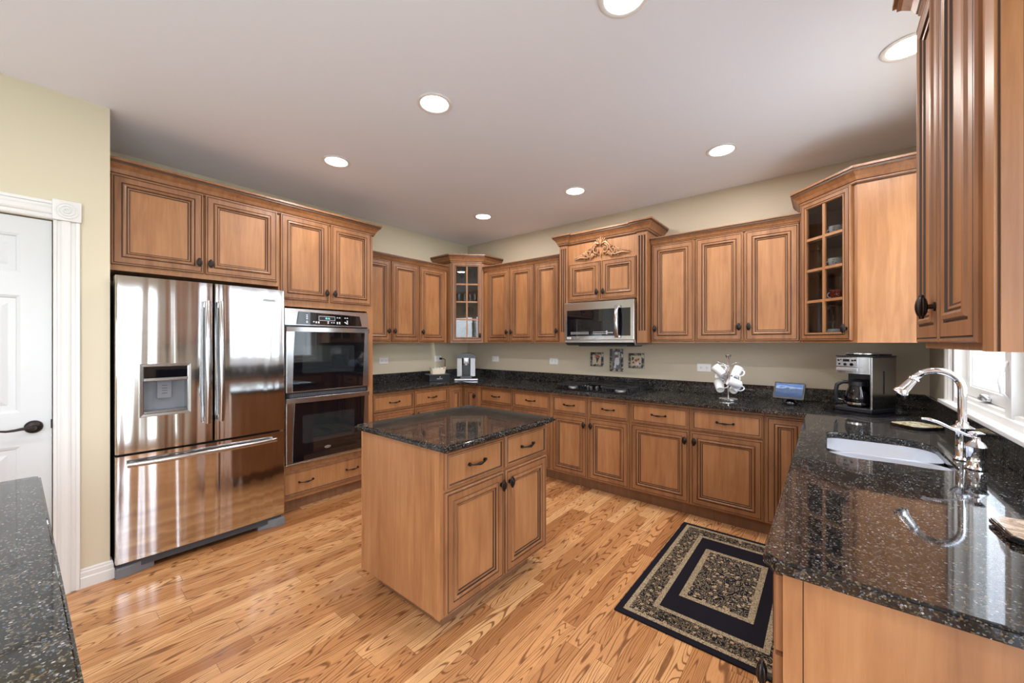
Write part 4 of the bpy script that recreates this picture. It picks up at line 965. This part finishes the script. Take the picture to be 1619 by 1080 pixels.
for i, (p, eu, lb) in enumerate(MUGS):
    lb2 = lb + ', on chrome stand'
    e_ = empty('mug', Vector((-.612, 3.47, ZT1))+Vector(p), 0, lb2, 'mug', 'white mugs hanging on the chrome stand')
    # mug local +z = opening; orientation: opening away from the viewer, base toward it
    R0 = rotm('Z', eu[2]) @ rotm('Y', eu[1]) @ rotm('X', -eu[0])
    e_.rotation_euler = R0.to_euler()
    off = R0 @ Vector((0, 0, -.045)); e_.location = Vector(e_.location)+off
    if proto is None: mug_parts(e_); proto = e_
    else:
        for ch in list(proto.children): c_ = ch.copy(); C.objects.link(c_); c_.parent = e_

# ------------------------------------------------------------------ smart display
M['screen'] = mat('seascape_screen', (.01, .015, .03), .45); t = NT(M['screen']); co = t.obj(); s_ = t.new('ShaderNodeSeparateXYZ'); t.link(co, s_.inputs[0])
nz = t.noise(t.mapping(co, (14, 14, 70)), 1.2, 4, .6, .8)
gr = t.math('ADD', t.math('MULTIPLY', s_.outputs[2], 8.0), t.math('MULTIPLY', nz, .75))
sc_col = t.ramp(gr, [(.05, (.05, .09, .20)), (.35, (.13, .20, .36)), (.47, (.10, .14, .26)), (.56, (.62, .74, .95)), (.64, (.10, .22, .62)), (.85, (.22, .38, .80)), (.97, (.05, .13, .45))])
t.link(sc_col, t.b.inputs['Emission Color']); t.b.inputs['Emission Strength'].default_value = .55
sdp = empty('smart_display', (-.212, 3.50, ZT1+.0005), math.radians(-14), 'small tilted touch screen with a blue sea picture on the back counter', 'screen')
bm = nb(); lathe(bm, [(.0, 0), (.038, 0), (.042, .006), (.040, .022), (.028, .040), (.0, .046)], 28); mk('base', bm, 'black_gloss', sdp, smooth=50)
tl_ = rotm('X', -22)
hs = bpy.data.objects.new('tmp', None)
bm = nb(); prism(bm, rrect(-.096, .096, -.062, .062, (.010,)*4, 5), 0, .014, plane='xz', bev=.002); prism(bm, rrect(-.055, .055, -.045, .045, (.02,)*4, 5), .014, .045, plane='xz')
dsp = mk('housing', bm, 'black', sdp, loc=(0, -.030, .108), smooth=30, rot=(math.radians(-20), 0, 0))
M['screen'].node_tree.nodes['Principled BSDF'].inputs['Specular IOR Level'].default_value = .15
bm = nb(); box(bm, -.084, .084, -.0012, -.0002, -.048, .050); mk('screen', bm, 'screen', dsp)
bpy.data.objects.remove(hs)

# ------------------------------------------------------------------ drip coffee maker on a turntable
tt = empty('turntable_tray', (.185, 3.455, ZT1), math.radians(-32), 'dark wedge tray under the drip coffee maker', 'tray')
bm = nb(); prism(bm, [(-.165, -.13), (-.10, -.215), (.09, -.215), (.165, -.15), (.165, .15), (-.165, .15)], .0005, .012, bev=.004); mk('tray', bm, 'black_gloss', tt)
cm = empty('drip_coffee_maker', (.190, 3.445, ZT1+.0125), math.radians(-32), 'tall stainless and black drip coffee maker with glass carafe', 'coffee maker')
bm = nb(); box(bm, -.105, .105, -.125, .125, 0, .028, bev=.006); box(bm, -.098, .092, .005, .120, .028, .25); box(bm, -.09, .09, -.05, .005, .25, .345); mk('base_and_column', bm, 'black', cm)
bm = nb(); box(bm, .093, .104, -.015 if False else -.118, .122, .02, .352, bev=.002); box(bm, -.105, -.094, .02, .122, .03, .352, bev=.002); mk('side_panel', bm, 'steel_flat', cm)
bm = nb(); prism(bm, rrect(-.100, .092, -.118, .09, (.018, .004, .004, .018), 4), .245, .352); hdp = mk('brew_head', bm, 'steel_flat', cm, smooth=40)
bm = nb(); box(bm, -.094, .028, -.122, -.118, .292, .345, bev=.001); box(bm, -.094, .028, -.126, -.118, .262, .282, bev=.002); cp = mk('control_panel', bm, 'steelp', cm)
bm = nb(); box(bm, -.055, -.018, -.1235, -.122, .322, .338); mk('display', bm, 'black_gloss', cp)
for (x_, z_, r_) in ((-.08, .330, .006), (.0, .330, .006), (.015, .332, .006), (-.075, .306, .006), (-.042, .304, .009), (-.005, .304, .010), (-.066, .334, .004)): 
    bm = nb(); cyl(bm, (x_, -.1235, z_), r_, .005, 16, axis='y'); mk('button', bm, 'black_gloss', cp, smooth=40)
bm = nb(); box(bm, -.102, .106, -.12, .124, .353, .362, bev=.003); lathe(bm, [(.0, .362), (.082, .362), (.084, .366), (.078, .374), (.0, .378)], 32, c=(-.01, -.01, 0)); box(bm, .05, .095, .05, .10, .362, .372, bev=.003); mk('top_lid', bm, 'black', cm, smooth=40)
bm = nb(); lathe(bm, [(.080, .372), (.086, .372), (.086, .376), (.080, .377)], 36, c=(-.01, -.01, 0), closed=True); mk('lid_ring', bm, 'chrome', cm, smooth=40)
bm = nb(); box(bm, .1042, .1060, -.010, .002, .12, .265, bev=.0005); mk('level_window', bm, 'black', cm)
bm = nb(); lathe(bm, [(.0, .030), (.055, .030), (.068, .050), (.070, .085), (.062, .125), (.048, .160), (.044, .175), (.042, .175), (.046, .160), (.060, .125), (.068, .085), (.066, .052), (.054, .033), (.0, .033)], 36, c=(-.005, -.055, 0)); cf = mk('carafe', bm, 'carafe', cm, smooth=50)
bm = nb(); lathe(bm, [(.043, .165), (.050, .165), (.050, .190), (.030, .205), (.0, .208), (.0, .200), (.043, .185)], 32, c=(-.005, -.055, 0)); mk('carafe_lid', bm, 'black', cf, smooth=50)
bm = nb(); lathe(bm, [(.0665, .046), (.0695, .046), (.0700, .058), (.0675, .058)], 36, c=(-.005, -.055, 0), closed=True); mk('carafe_band', bm, 'chrome', cf, smooth=40)
bm = nb(); tube(bm, [(-.045, -.075, .185), (-.075, -.095, .185), (-.098, -.108, .165), (-.104, -.112, .120), (-.102, -.110, .07), (-.096, -.106, .045)], [.010, .011, .011, .010, .009, .006], 10, flat=(.7, 1.2)); mk('carafe_handle', bm, 'black', cf, smooth=50)

# ------------------------------------------------------------------ printed stone tiles
M['stone'] = mat('veined_stone_print', (.6, .5, .4), .12); t = NT(M['stone']); n1 = t.noise(t.mapping(t.obj(), (9, 22, 1)), 1.6, 5, .65, 1.2)
t.link(t.ramp(n1, [(.38, (.30, .20, .13)), (.47, (.60, .44, .30)), (.5, (.16, .10, .07)), (.53, (.66, .52, .38)), (.7, (.72, .62, .50))]), t.b.inputs['Base Color'])
M['print'] = mat('printed_fruit_tile', (.6, .5, .4), .12); t = NT(M['print']); n1 = t.noise(t.obj(), 38, 3, .6, 1.0)
t.link(t.ramp(n1, [(.36, (.62, .55, .40)), (.47, (.70, .62, .48)), (.52, (.20, .17, .04)), (.58, (.42, .30, .07)), (.66, (.62, .54, .44))]), t.b.inputs['Base Color'])
def trivet(loc, rz, m, label):
    r_ = empty('trivet', loc, rz, label, 'trivet')
    q_ = [(-.085, -.060), (-.060, -.085), (.060, -.085), (.085, -.060), (.085, .060), (.060, .085), (-.060, .085), (-.085, .060)]
    bm = nb(); prism(bm, q_, .004, .016, bev=.003)
    for a_ in (-.05, .05):
        for b_ in (-.05, .05): cyl(bm, (a_, b_, .0025), .008, .004, 12)
    mk('tile_slab', bm, 'black_gloss', r_); bm = nb(); prism(bm, [(x*.93, y*.93) for x, y in q_], .0161, .0172); mk('printed_top', bm, m, r_)
trivet((.372, 3.00, ZT1+.0005), math.radians(42), 'print', 'black-edged tile trivet with a fruit print beyond the sink')
trivet((.405, 1.47, ZT1+.0005), math.radians(3), 'stone', 'black-edged tile trivet with brown veined stone top at the right edge of the counter')

# ------------------------------------------------------------------ rug
M['rug'] = mat('patterned_rug', (.02, .02, .03), .95); t = NT(M['rug']); co = t.obj(); s_ = t.new('ShaderNodeSeparateXYZ'); t.link(co, s_.inputs[0])
RW_, RL = .80, 1.245
ex = t.math('SUBTRACT', RW_/2, t.math('ABSOLUTE', s_.outputs[0])); ey = t.math('SUBTRACT', RL/2, t.math('ABSOLUTE', s_.outputs[1])); ed = t.math('MINIMUM', ex, ey)
edx = t.math('MINIMUM', ex, t.math('SUBTRACT', ey, .135))     # the inner panel sits further in lengthways
ed2 = t.math('MINIMUM', t.math('SUBTRACT', ex, .008), t.math('SUBTRACT', ey, .098))
vor = t.new('ShaderNodeTexVoronoi', feature='DISTANCE_TO_EDGE'); t.link(co, vor.inputs['Vector']); vor.inputs['Scale'].default_value = 27
wr = t.noise(co, 17, 2, .5, 2.0); vine = t.math('SINE', t.math('MULTIPLY', wr, 46)); vine2 = t.math('SINE', t.math('MULTIPLY', t.noise(co, 30, 2, .5, 1.5), 40))
v2 = t.new('ShaderNodeTexVoronoi'); t.link(co, v2.inputs['Vector']); v2.inputs['Scale'].default_value = 26
flow = t.math('LESS_THAN', v2.outputs['Distance'], .26); core = t.math('LESS_THAN', v2.outputs['Distance'], .13)
navy = (.011, .010, .015); tan = (.37, .30, .20)
fl1 = t.mix(t.math('GREATER_THAN', vine, .80), navy, tan); fl1 = t.mix(flow, fl1, (.42, .31, .19)); fl1 = t.mix(core, fl1, (.24, .085, .05))
fl2 = t.mix(t.math('GREATER_THAN', vine2, .78), navy, (.34, .26, .15)); fl2 = t.mix(flow, fl2, (.36, .27, .17)); fl2 = t.mix(core, fl2, (.22, .09, .06))
tanp = t.mix(t.math('GREATER_THAN', t.math('SINE', t.math('MULTIPLY', t.noise(co, 60, 1, .5, .5), 40)), .35), tan, (.13, .095, .06))
def band(e_, a, b): return t.math('MULTIPLY', t.math('GREATER_THAN', e_, a), t.math('LESS_THAN', e_, b))
c = t.mix(band(ed, .034, 9), navy, tanp); c = t.mix(band(ed, .058, 9), c, fl2); c = t.mix(band(ed, .146, 9), c, tanp); c = t.mix(band(ed, .172, 9), c, navy)
c = t.mix(band(ed2, .220, 9), c, tanp); c = t.mix(band(ed2, .250, 9), c, fl1)
t.link(c, t.b.inputs['Base Color']); t.bump(t.noise(co, 420, 2, .6), .4, .002); t.b.inputs['Specular IOR Level'].default_value = .1
bm = nb(); box(bm, -RW_/2, RW_/2, -RL/2, RL/2, 0, .009, bev=.003)
o = mk('rug', bm, 'rug', None, (-.450, 2.492, .0005)); tag(o, 'dark navy rug with tan floral borders on the oak floor by the right counter', 'rug')

# ------------------------------------------------------------------ things behind glass
def shelf_z(ih, i): return ZU0+.016+IN_+ih*i/4+.0095 if i else ZU0+.0185
def wineglass(r_):
    bm = nb(); lathe(bm, [(.0, 0), (.030, 0), (.030, .002), (.006, .006), (.0035, .012), (.0035, .070), (.010, .078), (.030, .100), (.033, .125), (.027, .160), (.0255, .160), (.031, .125), (.028, .101), (.008, .081), (.0, .080)], 24)
    return mk('wine_glass', bm, 'stem', None, smooth=50)
def tumbler():
    bm = nb(); lathe(bm, [(.0, 0), (.026, 0), (.034, .105), (.032, .105), (.025, .006), (.0, .006)], 24); return mk('drinking_glass', bm, 'stem', None, smooth=50)
wg = wineglass(None); tb = tumbler(); u1 = u2 = False
rowsL = [(3, 'top', [(-.07, .07), (.075, .05)], 'w'), (2, 'second', [(-.10, .06), (-.035, .085), (.035, .07), (.10, .06)], 't'), (1, 'third', [(-.045, .07), (.055, .09)], 'w'), (0, 'bottom', [(-.06, .08), (.085, .11)], 'w')]
SIDE = {2: ['left pane', 'right pane'], 4: ['far left', 'centre left', 'centre right', 'far right']}
for (ri, rn, ps, ty) in rowsL:
    for j, (px, py) in enumerate(ps):
        src = wg if ty == 'w' else tb
        first = (ty == 'w' and not u1) or (ty == 't' and not u2)
        o = src if first else src.copy()
        if not first: C.objects.link(o)
        if ty == 'w': u1 = True
        else: u2 = True
        lx, ly = wl_/2+px, .03+py
        wx = LA[0]+lx*s2-ly*s2; wy = LA[1]+lx*s2+ly*s2
        o.location = (wx, wy, shelf_z(ihL, ri))
        tag(o, f"clear {'stemmed wine' if ty == 'w' else 'drinking'} glass on the {rn} shelf of the left corner cabinet, {SIDE[len(ps)][j]}", 'glass', 'glasses in the left corner cabinet')
M['pat'] = mat('patterned_china', (.75, .74, .72), .15); t = NT(M['pat']); t.link(t.ramp(t.noise(t.obj(), 95, 2, .5, 1.0), [(.60, (.74, .73, .70)), (.65, (.14, .15, .18))]), t.b.inputs['Base Color'])
M['pat2'] = mat('red_patterned_china', (.3, .03, .02), .15); t = NT(M['pat2']); t.link(t.ramp(t.noise(t.obj(), 120, 2, .5, 1.0), [(.6, (.34, .03, .018)), (.66, (.75, .68, .6))]), t.b.inputs['Base Color'])
def cup(name, loc, rz, m, label, s=1.0, saucer=False):
    r_ = empty(name, loc, rz, label, 'cup'); zo = .008 if saucer else 0
    bm = nb(); lathe(bm, [(.0, zo), (.022*s, zo), (.034*s, zo+.012), (.041*s, zo+.055*s), (.039*s, zo+.055*s), (.031*s, zo+.014), (.0, zo+.006)], 28); mk('cup_body', bm, m, r_, smooth=50)
    bm = nb(); pts = [(-.038*s, 0, zo+.046*s)]+[(-.042*s-.018*s*math.sin(PI*i/8), 0, zo+.030*s+.016*s*math.cos(PI*i/8)) for i in range(9)]+[(-.034*s, 0, zo+.014*s)]
    tube(bm, pts, .0035, 8); mk('handle', bm, 'ceramic', r_, smooth=50)
    if saucer: bm = nb(); lathe(bm, [(.0, 0), (.03, 0), (.062, .010), (.061, .012), (.03, .004), (.0, .004)], 28); mk('saucer', bm, 'ceramic', r_, smooth=50)
def inR(px, py): lx, ly = wr_/2+px, .03+py; return RA[0]+lx*s2+ly*s2, RA[1]-lx*s2+ly*s2
for (ri, px, py, m_, lb, nm, sc, sa) in [(3, -.012, .055, 'pat', 'patterned white cup on the top shelf of the right corner cabinet', 'cup', 1.1, False), (2, -.018, .055, 'pat', 'patterned white cup on the second shelf of the right corner cabinet', 'cup', 1.1, False),
        (1, -.010, .06, 'pat2', 'red patterned cup on the third shelf of the right corner cabinet', 'cup', 1.1, False), (0, -.045, .09, 'pat', 'tall patterned cup on a saucer at the bottom of the right corner cabinet', 'cup', 1.25, True)]:
    x, y = inR(px, py); cup(nm, (x, y, shelf_z(ihR, ri)), -PI/4+.2, m_, lb, sc, sa)
x, y = inR(.052, .035); bm = nb(); lathe(bm, [(.0, 0), (.025, 0), (.045, .018), (.040, .026), (.012, .034), (.006, .040), (.0, .041)], 24)
tag(mk('sugar_bowl', bm, 'ceramic', None, (x, y, shelf_z(ihR, 0)), smooth=50), 'small round white dish at the bottom right of the right corner cabinet', 'dish')
